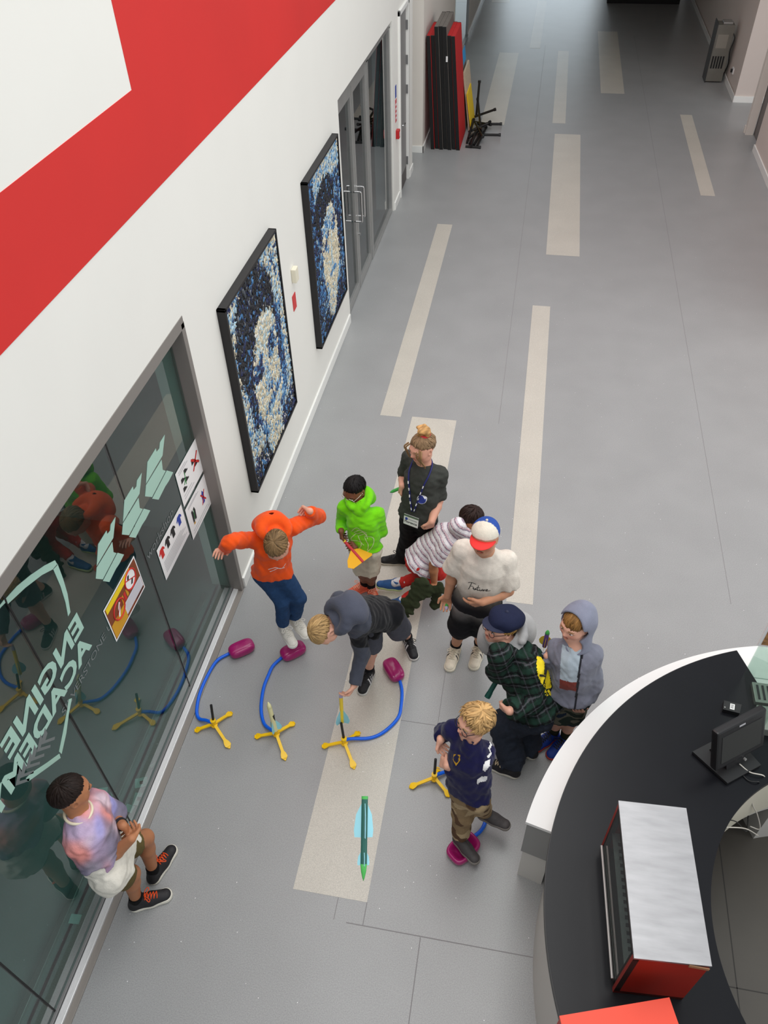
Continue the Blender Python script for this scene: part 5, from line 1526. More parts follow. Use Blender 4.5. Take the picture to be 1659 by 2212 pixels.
# ---- 2 green hoodie
p = make_person(dict(id='green', dbg=DBG, h=1.29, label='person in lime green hoodie and glasses holding a yellow and red rocket', pelvis=(789, 1186, .66), neck=(779, 1099, 1.04), head=(766, 1058, 1.17),
    shR=(746, 1096, 1.0), shL=(814, 1110, 1.0), elR=(738, 1128, .84), wrR=(737, 1148, .82), haR=(736, 1160, .80), elL=(823, 1148, .86), wrL=(776, 1174, .88), haL=(758, 1179, .86),
    knR=(783, 1233, .36), knL=(801, 1236, .36), anR=(788, 1261, .07), anL=(802, 1268, .07), toR=(755, 1281), toL=(808, 1290), face=(-.42, -.82, -.36), headup=(-.15, -.2, .95), curlR=.8, curlL=.8, palmR=(.5, .3, -.6), palmL=(0, .6, -.6)))
blk = C(20, 17, 17)
body(p, 'brown', blk)
gr = flat(C(118, 214, 20))
o, V, Q = top(p, 'hoodie', gr, M_fleece, g=.014, hem=.02, sleeve=1.95, seed=4, noise=.004)
hood_down(p, 'hood', gr, sc=1.1)
stk = []
for k in range(4): stk.append([(-.07 + .02 * k, .06 - .01 * k), (-.02 + .02 * k, .11 - .02 * k), (.05, .06 - .02 * k)])
stk += [[(-.03, .05), (-.08, -.02), (-.05, -.10), (.02, -.14), (.08, -.08), (.09, 0), (.03, .03)], [(-.02, .03), (.0, -.05), (-.03, -.12)], [(.03, .02), (.05, -.06), (.04, -.12)], [(-.08, -.03), (-.02, -.02), (.02, -.06)]]
decal_strokes(p, stk, .006, p.neck - p.up * .17 * p.h + p.fwd * .12, p.side, p.up, (V, Q), mat('pale_green_print', C(196, 226, 150), 0.7))
legs(p, 'shorts', flat(C(214, 206, 186)), g=.012, length=.92, flare=1.15)
hair(p, blk, crown=(0, -.35, .95), front=1.25, side=1.5, back=2.05, thick=.06, messy=.10, n=420, seed=3, colvar=.4)
glasses(p, mat('pale_spectacle_frame', C(214, 206, 190), 0.4))
for k in 'RL': shoe(p, k, C(236, 104, 72), C(240, 120, 90), mat('coral_laces', C(250, 170, 140), 0.7), sock=(C(16, 16, 18), .09))
rc = p.J['gripR'] * .0 + FL(742, 1165, .73); re = FL(784, 1214, .72)
ro = rocket(re, FL(736, 1160, .83), .012, M_redp, M_yelp, M_orp, 'red and yellow paper rocket with amber fins held by green hoodie', fins=2, fin_len=.5, fin_w=.13, spin=.2)

# ---- 3 helper with lanyard
p = make_person(dict(id='woman', dbg=DBG, h=1.52, label='person with hair bun and lanyard in charcoal shirt and black trousers', pelvis=(903, 1112, .82), neck=(915, 1000, 1.27), head=(912, 966, 1.42),
    shR=(884, 990, 1.22), shL=(949, 1026, 1.22), elR=(873, 1030, 1.0), wrR=(869, 1049, .95), haR=(863, 1058, .95), elL=(947, 1081, 1.02), wrL=(932, 1127, .84), haL=(926, 1143, .78),
    knR=(886, 1157, .44), knL=(922, 1160, .44), anR=(870, 1203, .07), anL=(938, 1208, .07), toR=(843, 1211), toL=(920, 1228), face=(-.62, -.74, -.12), headup=(0, 0, 1), curlL=.5, curlR=.9))
lb = C(136, 110, 82)
body(p, 'pink', lb)
o, V, Q = top(p, 'shirt', flat(C(62, 64, 60)), g=.012, hem=-.015, sleeve=.86, seed=7, noise=.004, waist=1.05)
legs(p, 'trousers', flat(C(16, 15, 17)), g=.012, length=1.98, flare=1.18)
hair(p, lb, crown=(0, .05, 1), front=.92, side=1.42, back=1.95, thick=.05, messy=.19, n=520, seed=5)
c0 = p.head + p.hu * .66 * p.a - p.hf * .16 * p.a
bs = Sculpt(.005); bs.ell(c0, [p.hl, p.hf, p.hu], np.array([.23, .22, .20]) * p.a, 0); bs.noise(.010, 90, 3)
bs.build('hair_bun', M_hair, p.root, lambda V_: np.array(C(196, 150, 92))[None] * (1 + .3 * noise3(V_, 160, 4))[:, None].clip(-.6, .6) if False else np.tile(np.array(C(190, 146, 92)), (len(V_), 1)) * (1 + .35 * np.clip(noise3(V_, 160, 4), -1, 1))[:, None])
MB().tube([tuple(c0 - p.hu * .16 * p.a + (p.hl * math.cos(t) + p.hf * math.sin(t)) * .16 * p.a) for t in np.linspace(0, 2 * math.pi, 24)], .012, 8, cap=False).build('scrunchie', mat('red_scrunchie', C(204, 52, 60), 0.8), p.root, smooth=True)
wsp = MB()
for g, s0 in ((1, .3), (1, .1), (-1, .25), (1, .33), (-1, .33), (1, .22)):
    q0 = p.head + p.hl * g * s0 * p.a + p.hf * .30 * p.a + p.hu * .22 * p.a
    wsp.tube(spline([tuple(q0), tuple(q0 + p.hl * g * .10 * p.a + p.hf * .12 * p.a - p.hu * .15 * p.a), tuple(q0 + p.hl * g * .06 * p.a + p.hf * .10 * p.a - p.hu * .36 * p.a), tuple(q0 + p.hl * g * .12 * p.a + p.hf * .02 * p.a - p.hu * .6 * p.a), tuple(q0 + p.hl * g * .09 * p.a - p.hu * .75 * p.a)], 5), [.006] * 10 + [.005] * 6 + [.003] * 5, 5)
wsp.build('loose_curls', mat('light_brown_curl', C(146, 112, 72), 0.5), p.root, smooth=True)
# lanyard and badge
bv = BVHTree.FromPolygons([Vector(v) for v in V], [list(map(int, q)) for q in Q])
def chest(x, dn, off=.004):
    o_ = p.neck - p.up * dn + p.side * x + p.fwd * .4
    hit = bv.ray_cast(Vector(o_), Vector(-p.fwd), .6)
    return np.array(hit[0]) + p.fwd * off if hit[0] is not None else p.neck - p.up * dn + p.side * x + p.fwd * .1
lan = MB()
for g in (-1, 1):
    pts = [tuple(p.neck - p.fwd * .05 * p.h + p.up * .02 + p.side * g * .01), tuple(p.neck + p.side * g * .046 * p.h + p.up * .015 + p.fwd * .0)] + [tuple(chest(g * (.052 - .0465 * i / 6) * p.h, (.03 + .22 * i / 6) * p.h, .006)) for i in range(7)]
    lan.tube(spline(pts, 4), .0065, 6)
ln = lan.build('lanyard', mat('navy_lanyard', C(30, 34, 104), 0.6), p.root, smooth=True)
mk = MB()
for g in (-1, 1):
    for i in range(1, 6): 
        q = chest(g * (.052 - .0465 * (i + .4) / 6) * p.h, (.03 + .22 * (i + .4) / 6) * p.h, .012); q2 = chest(g * (.052 - .0465 * (i + .75) / 6) * p.h, (.03 + .22 * (i + .75) / 6) * p.h, .012)
        mk.tube([tuple(q), tuple(q2)], .0045, 5)
mk.build('lanyard_print', M_paper, ln)
bt = chest(-.004, .275 * p.h, .012)
Mb = Matrix(((p.side[0], p.fwd[0], p.up[0], bt[0]), (p.side[1], p.fwd[1], p.up[1], bt[1]), (p.side[2], p.fwd[2], p.up[2], bt[2]), (0, 0, 0, 1)))
bd = MB().box(-.062, .062, -.002, .002, -.095, 0, .002, Mb).build('badge', M_paper, p.root)
MB().box(-.062, .062, .002, .003, -.018, 0, 0, Mb).build('badge_header', mat('green_grey_header', C(96, 116, 96), 0.5), bd)
MB().tube([tuple(Mb @ Vector((-.038, .0035, -.038))), tuple(Mb @ Vector((-.038, .0045, -.038)))], .012, 16).build('badge_emblem', mat('blue_print', (0, 0, 0)), bd)
MB().box(-.022, .05, .002, .003, -.043, -.034, 0, Mb).build('text_line', M_inkgrey, bd)
v2, f2 = text_mesh('Florence', .03, .0006)
mbt = MB(); mbt.pyd([tuple(Mb @ Vector((x, .0032, y - .065))) for x, y in v2], f2); mbt.build('badge_name', M_ink, bd, recalc=False)
lc = p.neck - p.up * .165 * p.h + p.side * .038 * p.h + p.fwd * .1
n = 28
decal(p, [(.036 * math.cos(2 * math.pi * i / n), .040 * math.sin(2 * math.pi * i / n)) for i in range(n)], [list(range(n))], lc, p.side, p.up, (V, Q), M_paper, 'shirt_emblem', lift=.003)
decal(p, [(.032 * math.cos(2 * math.pi * i / n), .036 * math.sin(2 * math.pi * i / n)) for i in range(n)], [list(range(n))], lc, p.side, p.up, (V, Q), mat('royal_blue_print', C(44, 62, 150), 0.6), 'shirt_emblem', lift=.005)
decal_strokes(p, [[(-.02, .008), (-.008, .012)], [(-.014, .012), (-.014, -.008)], [(0, .01), (.0, -.008)], [(.006, .01), (.012, -.002), (.018, .01)], [(-.015, -.016), (0, -.02), (.015, -.016)]], .004, lc, p.side, p.up, (V, Q), M_paper, 'emblem_mark')
for k in 'RL': shoe(p, k, C(20, 20, 22), C(190, 184, 168), M_black)
rocket(p.J['wrR'] + np.array([.05, .02, 0]), FL(842, 1064, .94), .013, M_greenp, M_greenp, M_greenp, 'green paper rocket held by the person with the lanyard', fin_w=.012)

# ---- 4 striped tee, crouching
p = make_person(dict(id='stripe', dbg=DBG, h=1.36, label='person in striped tee and red trousers crouching behind the cap wearer', pelvis=(905, 1206, .50), neck=(990, 1142, .80), head=(1017, 1120, .90),
    shR=(966, 1176, .76), shL=(988, 1136, .84), elR=(936, 1220, .60), wrR=(938, 1260, .42), haR=(944, 1278, .36), elL=(1012, 1160, .66), wrL=(1006, 1192, .48), haL=(1000, 1205, .42),
    knR=(930, 1270, .16), knL=(950, 1238, .30), anR=(868, 1298, .09), anL=(858, 1258, .14), toR=(846, 1303, .06), toL=(836, 1262, .10), face=(.75, .25, -.6), headup=(.35, .1, .9), hipaxis=(.15, 1, .1), groundedR=False, groundedL=False, curlR=.9, curlL=.6))
dk = C(44, 30, 26)
body(p, 'tan', dk)
def stripes(V):
    t = (V - p.pel) @ p.up
    x = (t / .042) % 1.0
    c = np.tile(np.array(C(236, 232, 236)), (len(V), 1))
    c[(x > .40) & (x < .62)] = C(150, 134, 150); c[(x > .66) & (x < .74)] = C(214, 150, 160); c[(x > .80) & (x < .90)] = C(186, 178, 190)
    return c
top(p, 'striped_tee', stripes, g=.016, hem=-.03, sleeve=.80, seed=9, noise=.004, voxel=.005, sw=1.25)
legs(p, 'trousers', flat(C(196, 52, 46)), g=.005, length=1.92, seed=5, noise=.005)
hair(p, dk, crown=(0, -.35, .95), front=1.2, side=1.5, back=2.05, thick=.08, messy=.12, n=450, seed=8)
shoe(p, 'L', C(44, 92, 150), C(196, 214, 150), sock=(C(224, 224, 226), .07)); shoe(p, 'R', C(44, 92, 150), C(196, 214, 150), sock=(C(224, 224, 226), .07))
# jacket hanging from the hand
jk = Sculpt(.006); gpt = p.J['haR']
A_ = FL(945, 1272, .40); B_ = FL(905, 1278, .34); D_ = FL(880, 1310, .2); E_ = FL(868, 1335, .07); G_ = FL(940, 1305, .18); H_ = FL(912, 1262, .42)
fl2 = (nrm(np.cross(B_ - A_, D_ - A_)), .32)
jk.cone(A_, B_, .045, .055, 0, fl2); jk.cone(H_, B_, .05, .06, .03, fl2); jk.cone(B_, D_, .06, .045, .03, fl2); jk.cone(D_, E_, .050, .030, .03, fl2); jk.cone(H_, D_, .055, .05, .03, fl2); jk.cone(A_, G_, .035, .042, .02, fl2); jk.cone(A_, FL(948, 1302, .2), .022, .028, .012); jk.cone(FL(948, 1302, .2), G_, .026, .026, .012)
jk.noise(.008, 50, 3); jk.noise(.004, 120, 9)
jo = empty('green_jacket', (E_[0], E_[1], 0), 'crumpled dark olive jacket hanging from the crouching person\'s hand', 'jacket')
jk.build('jacket_cloth', M_cloth, jo, flat(C(50, 58, 38)))

# ---- 5 grey-blue hoodie, bending to load a rocket
p = make_person(dict(id='bend', dbg=DBG, h=1.45, label='person in slate and black hoodie and grey shorts bending to load a rocket', pelvis=(826, 1326, .78), neck=(745, 1326, .90), head=(700, 1360, .86),
    shL=(762, 1342, .88), shR=(742, 1312, .86), elL=(782, 1412, .68), wrL=(765, 1480, .44), haL=(750, 1508, .40), elR=(770, 1350, .66), wrR=(785, 1375, .52), haR=(790, 1390, .46),
    knR=(798, 1394, .42), knL=(862, 1360, .42), anR=(797, 1446, .08), anL=(880, 1374, .08), toR=(777, 1504), toL=(897, 1423), face=(.15, -.35, -.92), headup=(-.6, -.55, .55), hipaxis=(1, .25, 0), curlL=.9, palmL=(-.6, -.2, -.2)))
bl = C(176, 144, 98)
body(p, 'fair', bl)
def twotone(V):
    t = (V - p.pel) @ p.up / p.h
    c = np.tile(np.array(C(74, 78, 90)), (len(V), 1))
    tor = np.linalg.norm(V - (p.pel + p.up * ((V - p.pel) @ p.up)[:, None]), axis=1) < .155 * p.h
    c[(t < .215) & tor] = C(22, 23, 27)
    return c
o, V, Q = top(p, 'hoodie', twotone, M_fleece, g=.016, hem=-.04, sleeve=1.96, seed=11, noise=.004, voxel=.006)
hood_down(p, 'hood', flat(C(78, 82, 96)), sc=1.15)
legs(p, 'shorts', flat(C(88, 90, 100)), g=.016, length=.98, flare=1.25, seed=4)
hair(p, bl, crown=(0, -.25, .97), front=1.15, side=1.42, back=1.95, thick=.07, messy=.15, n=560, seed=12)
for k in 'RL': shoe(p, k, C(24, 24, 28), C(214, 212, 206), M_black, stripe=np.array(C(220, 220, 220)), sock=(C(22, 22, 26), .05))
g5 = p.J['gripL']
rocket(FL(739, 1560, .20), FL(736, 1492, .49), .013, M_yelp, M_lil, M_cyan, 'yellow rocket with lilac nose and pale blue fins in bending person\'s hand', fins=3, fin_len=.4, fin_w=.045, spin=.4)

# ---- 6 trucker cap
p = make_person(dict(id='cap', dbg=DBG, h=1.56, label='person in white, red and blue cap and black to white faded tee', pelvis=(1030, 1298, .84), neck=(1049, 1192, 1.28), head=(1047, 1160, 1.44),
    shR=(1000, 1186, 1.24), shL=(1093, 1210, 1.23), elR=(979, 1238, 1.0), wrR=(967, 1287, .79), haR=(964, 1304, .73), elL=(1098, 1276, 1.0), wrL=(1042, 1301, .96), haL=(1014, 1306, .95),
    knR=(996, 1350, .45), knL=(1037, 1349, .45), anR=(984, 1394, .08), anL=(1036, 1391, .08), toR=(969, 1446), toL=(1022, 1442), face=(-.2, -.95, .10), headup=(0, .05, 1), hipaxis=(1, -.2, 0), curlR=1.0, curlL=.35, palmL=(0, .8, .3), palmR=(0, -.6, 0)))
br2 = C(70, 48, 34)
body(p, 'olive', br2)
def ombre(lo, hi, c0, c1):
    def fn(V):
        t = np.clip((V[:, 2] - lo) / (hi - lo), 0, 1)[:, None]; t = t * t * (3 - 2 * t)
        return np.array(c0)[None] * (1 - t) + np.array(c1)[None] * t
    return fn
o, V, Q = top(p, 'faded_tee', ombre(.86, 1.14, C(26, 25, 29), C(226, 218, 206)), g=.020, hem=-.02, sleeve=.80, seed=13, noise=.003, voxel=.006, waist=1.08, sw=1.3)
legs(p, 'faded_shorts', ombre(.62, .84, C(24, 24, 28), C(150, 146, 144)), g=.020, length=1.22, flare=1.22, seed=6)
hair(p, br2, crown=(0, -.35, .95), front=.95, side=1.5, back=2.0, thick=.03, messy=.06, n=200, seed=14)
c, f, u, l, a = p.head, p.hf, p.hu, p.hl, p.a
cp = Sculpt(.005); cu_ = nrm(u * .97 - f * .12)
cp.ell(c + f * (-.04) * a + u * .17 * a, [l, f, u], np.array([.42, .50, .44]) * a, 0); cp.cut(c + u * .17 * a + f * .0, -cu_)
def capcol(V):
    q = V - c; y = q @ f / a; cc = np.tile(np.array(C(228, 220, 204)), (len(V), 1)); cc[y < .02] = C(46, 80, 160); return cc
co, cV, cQ = cp.build('cap', M_cloth, p.root, capcol)
def brim(p, co, col, w=.30, L0=.40, L1=.78, z0=.17, drop=.10, name='cap_brim', ax=None):
    c, f, u, l, a = p.head, p.hf, p.hu, p.hl, p.a
    vs = []; fs = []; nu, nr = 16, 6
    for i in range(nu + 1):
        t = -1 + 2 * i / nu; an = t * 1.15
        for j in range(nr + 1):
            r = j / nr
            x = math.sin(an) * (.40 + .02 * r); y0 = math.cos(an) * .44 - .02; y1 = y0 + (L1 - L0) * math.cos(t * math.pi / 2) ** .55
            y = y0 + (y1 - y0) * r; z = z0 - drop * r * 1.0 - .06 * t * t
            for dz in (0, -.012): vs.append(c + l * x * a + f * y * a + u * (z + dz) * a)
    for i in range(nu):
        for j in range(nr):
            q = lambda ii, jj, k: 2 * (ii * (nr + 1) + jj) + k
            fs += [[q(i, j, 0), q(i + 1, j, 0), q(i + 1, j + 1, 0), q(i, j + 1, 0)], [q(i, j, 1), q(i, j + 1, 1), q(i + 1, j + 1, 1), q(i + 1, j, 1)]]
        fs.append([q(i, nr, 0), q(i + 1, nr, 0), q(i + 1, nr, 1), q(i, nr, 1)])
    mb = MB(); mb.pyd([tuple(v) for v in vs], fs); return mb.build(name, col, co, smooth=True)
brim(p, co, mat('red_cap_cloth', C(232, 48, 44), 0.75), L1=.74, drop=.05)
tb = bmesh.new(); bmesh.ops.create_uvsphere(tb, u_segments=10, v_segments=6, radius=.009); bmesh.ops.translate(tb, vec=Vector(c + f * (-.04) * a + u * .61 * a), verts=tb.verts)
m_ = MB(); m_.merge(tb); m_.build('cap_button', mat('cream_button', C(220, 212, 196), 0.6), co, smooth=True)
lc = p.neck - p.up * .155 * p.h + p.fwd * .12 + p.side * .01
decal_strokes(p, [[(-.085, .03), (-.06, .045), (-.03, .04)], [(-.06, .043), (-.068, .0), (-.075, -.028)], [(-.07, .008), (-.045, .012)], [(-.042, .01), (-.04, -.008), (-.03, -.006), (-.026, .008), (-.024, -.006)], [(-.012, .034), (-.016, .0), (-.01, -.008)], [(-.024, .012), (.0, .016)], [(.0, .008), (.002, -.006), (.012, -.004), (.015, .008), (.017, -.006)], [(.024, .008), (.026, -.006), (.03, .006), (.038, .006)], [(.04, .0), (.05, .004), (.046, .01), (.04, .0), (.046, -.006), (.07, -.002)], [(-.05, .0), (.0, -.004), (.03, -.003)]], .0042, lc, p.side, p.up, (V, Q), M_ink, 'script_print')
for k in 'RL': shoe(p, k, C(226, 216, 196), C(232, 224, 204), mat('cream_laces', C(214, 204, 182), 0.7), stripe=np.array(C(40, 36, 44)), solez=.028, sock=(C(20, 20, 22), .05))
rocket(p.J['haR'] + np.array([.0, .06, .02]), FL(964, 1318, .70), .014, M_greenp, M_lil, M_greenp, 'green rocket with lilac nose in cap wearer\'s lowered hand', fin_w=.01)

# ---- 7 plaid jacket and navy cap, crouching
p = make_person(dict(id='plaid', dbg=DBG, h=1.52, label='person in dark green plaid jacket and navy peaked cap, crouching', pelvis=(1160, 1530, .62), neck=(1110, 1396, 1.06), head=(1081, 1354, 1.18),
    shL=(1142, 1438, 1.0), shR=(1088, 1416, 1.02), elL=(1148, 1512, .84), wrL=(1100, 1536, .74), haL=(1086, 1534, .70), elR=(1078, 1448, .82), wrR=(1076, 1456, .70), haR=(1072, 1468, .68),
    knL=(1092, 1566, .52), knR=(1120, 1552, .52), anL=(1108, 1658, .08), anR=(1147, 1616, .08), toL=(1070, 1652), toR=(1118, 1606), face=(-.78, -.58, .24), headup=(.1, .15, 1), hipaxis=(.35, -1, 0), mouth=.018, curlL=.5, curlR=.8))
bl7 = C(176, 138, 76)
body(p, 'fair', bl7)
def plaid(V):
    s_ = (V - p.pel) @ p.side / .07; t = (V - p.pel) @ p.up / .075; q = (V - p.pel) @ p.fwd / .07
    c = np.tile(np.array(C(24, 28, 28)), (len(V), 1))
    a1 = (t % 1) < .42; c[a1] = c[a1] * .6 + np.array(C(34, 66, 52)) * .55
    b1 = (s_ % 1) < .42; c[b1] = c[b1] * .7 + np.array(C(30, 60, 50)) * .4
    g1 = ((t % 1) > .62) & ((t % 1) < .72); c[g1] = c[g1] * .4 + np.array(C(96, 96, 102)) * .6
    g2 = ((s_ % 1) > .64) & ((s_ % 1) < .74); c[g2] = c[g2] * .5 + np.array(C(90, 90, 98)) * .45
    d1 = (((t % 1) > .82) & ((t % 1) < .9)); c[d1] = C(12, 12, 14)
    return c
o, V, Q = top(p, 'plaid_jacket', plaid, M_cloth, g=.030, hem=-.015, sleeve=1.95, seed=15, noise=.006, voxel=.005, waist=1.05, sw=1.15)
hood_down(p, 'grey_hood', flat(C(168, 168, 168)), sc=1.2, back=.10, drop=.03, big=1.5)
legs(p, 'trousers', flat(C(44, 50, 62)), M_denim, g=.022, length=1.93, flare=1.35, seed=8, noise=.006)
hair(p, bl7, crown=(0, -.1, 1), front=1.25, side=1.95, back=2.15, thick=.08, messy=.12, n=420, seed=18)
glasses(p, mat('dark_spectacle_frame', C(70, 50, 50), 0.4))
c, f, u, l, a = p.head, p.hf, p.hu, p.hl, p.a
cp = Sculpt(.006)
cp.ell(c + f * (-.14) * a + u * .34 * a, [l, f, u], np.array([.50, .55, .25]) * a, 0)
cp.ell(c + f * (-.05) * a + u * .22 * a, [l, f, u], np.array([.42, .48, .20]) * a, .02)
cp.cut(c + u * .17 * a, -nrm(u + f * .12)); cp.noise(.004, 50, 2)
nv_ = flat(C(30, 36, 62))
co, _, _ = cp.build('baker_cap', M_cloth, p.root, nv_)
brim(p, co, mat('navy_cap_cloth', C(34, 40, 66), 0.8), L1=.64, z0=.25, drop=.03)
tb = bmesh.new(); bmesh.ops.create_uvsphere(tb, u_segments=10, v_segments=6, radius=.012); bmesh.ops.translate(tb, vec=Vector(c + f * (-.06) * a + u * .565 * a), verts=tb.verts)
m_ = MB(); m_.merge(tb); m_.build('cap_button', mat('navy_cap_cloth', (0, 0, 0)), co, smooth=True)
lc = FL(1172, 1458, .84); toc = nrm(CAMP - lc); rgt = nrm(np.cross([0, 0, 1.0], toc)); upc = np.cross(toc, rgt); pxm = np.linalg.norm(CAMP - lc) / FPX
def blob(pts, m_, nm, lf=.004): decal_poly(p, [((x - 1186) * pxm, (1458 - y) * pxm) for x, y in pts], lc, rgt, upc, (V, Q), m_, nm, cell=.003 if 'line' in nm else .005, lift=lf)
M_bp = mat('yellow_back_print', C(240, 214, 24), 0.7)
blob([(1168, 1425), (1189, 1427), (1195, 1443), (1200, 1459), (1208, 1478), (1198, 1484), (1188, 1476), (1177, 1461), (1171, 1445)], M_bp, 'back_print')
for cx_, cy_ in ((1204, 1487), (1197, 1489), (1201, 1495), (1208, 1492)): blob([(cx_ + 3 * math.cos(t), cy_ + 3 * math.sin(t)) for t in np.linspace(0, 5.5, 8)], M_bp, 'back_print')
blob([(1183, 1430), (1187, 1430), (1191, 1446), (1191, 1456), (1187, 1456), (1186, 1446)], M_ink, 'back_print_line', .006)
blob([(1180, 1457), (1192, 1457), (1192, 1461), (1180, 1461)], M_ink, 'back_print_line', .006)
for k in 'RL': shoe(p, k, C(28, 26, 30), C(222, 218, 204), mat('pale_laces', C(222, 204, 170), 0.7), solez=.03)
rocket(FL(1052, 1506, .55), FL(1082, 1455, .72), .017, M_tealp, M_tealp, M_tealp, 'dark green tube rocket held by the plaid jacket wearer', fin_w=.006)

# ---- 8 grey hooded top
p = make_person(dict(id='hood', dbg=DBG, h=1.40, label='person with raised grey hood and brown fringe beside the counter', pelvis=(1230, 1500, .72), neck=(1243, 1390, 1.10), head=(1243, 1348, 1.24),
    shL=(1278, 1416, 1.05), shR=(1206, 1402, 1.06), elL=(1279, 1478, .84), wrL=(1256, 1524, .68), haL=(1250, 1540, .62), elR=(1188, 1450, .84), wrR=(1182, 1418, .92), haR=(1181, 1404, .97),
    knL=(1233, 1546, .40), knR=(1206, 1545, .40), anL=(1222, 1590, .09), anR=(1196, 1580, .08), toL=(1190, 1628), toR=(1160, 1612), face=(-.62, -.76, -.02), headup=(0, 0, 1), mouth=.014, curlL=.6, curlR=.9))
bh = C(138, 100, 54)
body(p, 'fair', bh)
gh = flat(C(122, 124, 138))
def hoodtop(V):
    c = np.tile(gh, (len(V), 1)); q = V - p.neck; x = q @ p.side; y = q @ p.fwd; z = q @ p.up
    fr_ = (y > .01) & (x > -.075 + .06 * np.clip(-z, 0, .5)) & (x < .045) & (z < .0) & (z > -.30)
    c[fr_] = C(176, 190, 200); c[fr_ & (z < -.22)] = C(120, 52, 44)
    zp = (y > .01) & (np.abs(x - .048) < .007) & (z < -.02); c[zp] = C(30, 30, 36)
    return c
o, V, Q = top(p, 'zip_hoodie', hoodtop, M_fleece, g=.022, hem=.0, sleeve=2.0, seed=21, noise=.005, voxel=.006)
legs(p, 'camouflage_shorts', lambda V: np.where((noise3(V, 45, 2) > .5)[:, None], np.array(C(34, 50, 70)), np.where((noise3(V, 60, 5) > .1)[:, None], np.array(C(112, 110, 96)), np.array(C(44, 56, 50)))), g=.016, length=.92, flare=1.2, voxel=.006)
hair(p, bh, crown=(.1, -.35, .95), front=1.72, side=1.5, back=1.9, thick=.06, messy=.10, n=420, seed=22, sidebias=.25)
c, f, u, l, a = p.head, p.hf, p.hu, p.hl, p.a
hs = Sculpt(.006)
hs.ell(c - f * .12 * a + u * .10 * a, [l, f, u], np.array([.50, .60, .56]) * a, 0); hs.cut(c + f * .20 * a, nrm(f + u * .10))
hs.cone(c - f * .16 * a - u * .15 * a, p.neck - p.up * .02 - f * .02, .44 * a, .42 * a, .05)
hs.ell(c - f * .30 * a + u * .42 * a, [l, f, u], np.array([.2, .2, .2]) * a, .05)
hs.ell(c + f * .06 * a + u * .04 * a, [l, f, u], np.array([.44, .62, .51]) * a, .012, 's')
hs.cone(c + f * .12 * a - u * .02 * a, c + f * .7 * a - u * .10 * a, .45 * a, .56 * a, .01, op='s'); hs.cone(p.neck + p.fwd * .06 + p.up * .02, p.neck + p.fwd * .3 + p.up * .05, .05, .12, .01, op='s'); hs.cut(p.neck - p.up * .03, -p.up); hs.noise(.003, 40, 6)
hs.build('raised_hood', M_fleece, p.root, flat(C(132, 136, 154)))
for k in 'RL': shoe(p, k, C(20, 58, 150), C(176, 60, 50), M_black, sock=(C(44, 46, 30), .10))
rocket(FL(1176, 1396, .96), FL(1184, 1361, 1.14), .014, M_purp, M_greenp, M_yelp, 'purple rocket with green nose and yellow fins between hooded and plaid wearers', fins=3, fin_len=.6, fin_w=.035, spin=.9)

# ---- 9 blond hair, navy sweatshirt, stomping
p = make_person(dict(id='blond', dbg=DBG, h=1.34, label='person with tousled blond hair and navy sweatshirt stomping on a pad', pelvis=(1014, 1712, .68), neck=(1016, 1606, 1.04), head=(1024, 1560, 1.20),
    shR=(982, 1578, 1.0), shL=(1042, 1622, 1.0), elR=(957, 1582, .86), wrR=(952, 1598, .84), haR=(950, 1614, .80), elL=(1008, 1678, .84), wrL=(966, 1654, .84), haL=(949, 1641, .84),
    knR=(1000, 1760, .40), knL=(1036, 1736, .44), anR=(994, 1808, .14), anL=(1047, 1752, .22), toR=(1011, 1838, .08), toL=(1068, 1772, .16), face=(-.76, -.62, .12), headup=(0, 0, 1), hipaxis=(.8, -.5, 0), groundedL=False, groundR=.055, foottilt=.5, curlR=.9, curlL=.8))
bl9 = C(184, 148, 98)
body(p, 'fair', bl9)
o, V, Q = top(p, 'sweatshirt', flat(C(24, 24, 66)), M_fleece, g=.018, hem=.015, sleeve=1.85, seed=25, noise=.005, voxel=.006, extra=lambda s: s.cone(p.neck - p.up * .01, p.neck + (p.head - p.neck) * .36, .046 * p.h, .043 * p.h, .02))
camo = lambda V: np.where((noise3(V, 55, 2) > .75)[:, None], np.array(C(92, 68, 50)), np.where((noise3(V, 48, 5) > .1)[:, None], np.array(C(176, 154, 120)), np.array(C(140, 118, 88))))
legs(p, 'camouflage_trousers', camo, g=.010, length=1.90, flare=1.08, voxel=.006)
hair(p, bl9, crown=(.12, -.15, 1), front=.86, side=1.62, back=2.05, thick=.17, messy=.36, n=620, seed=31, wid=.022)
glasses(p, mat('black_spectacle_frame', C(24, 24, 28), 0.4))
for k in 'RL': shoe(p, k, C(70, 66, 66), C(128, 122, 116), None, solez=.028)
lc = FL(986, 1642, .86); cd_ = nrm(CAMP - lc); cr_ = nrm(np.cross([0, 0, 1.0], cd_)); cu2 = np.cross(cd_, cr_)
decal(p, [(-.018, .03), (.018, .03), (.02, 0), (0, -.032), (-.02, 0)], [[0, 1, 2, 3, 4]], lc, cr_, cu2, (V, Q), mat('gold_crest', C(196, 150, 30), 0.6), 'chest_crest', lift=.004)
decal_strokes(p, [[(-.012, .02), (.01, .0), (-.006, -.02)], [(.012, .022), (.0, .01)], [(-.014, .0), (.004, -.012)]], .005, lc, cr_, cu2, (V, Q), mat('navy_ink', C(24, 24, 60), 0.7), 'crest_mark')
bo = FL(1050, 1650, .84); toc = nrm(CAMP - bo); rr_ = nrm(np.cross([0, 0, 1.0], toc)); upc = np.cross(toc, rr_); pxm = np.linalg.norm(CAMP - bo) / FPX
def mark9(pts): decal_poly(p, [((x - 1056) * pxm, (1650 - y) * pxm) for x, y in pts], bo, rr_, upc, (V, Q), M_paper, 'back_print', cell=.004)
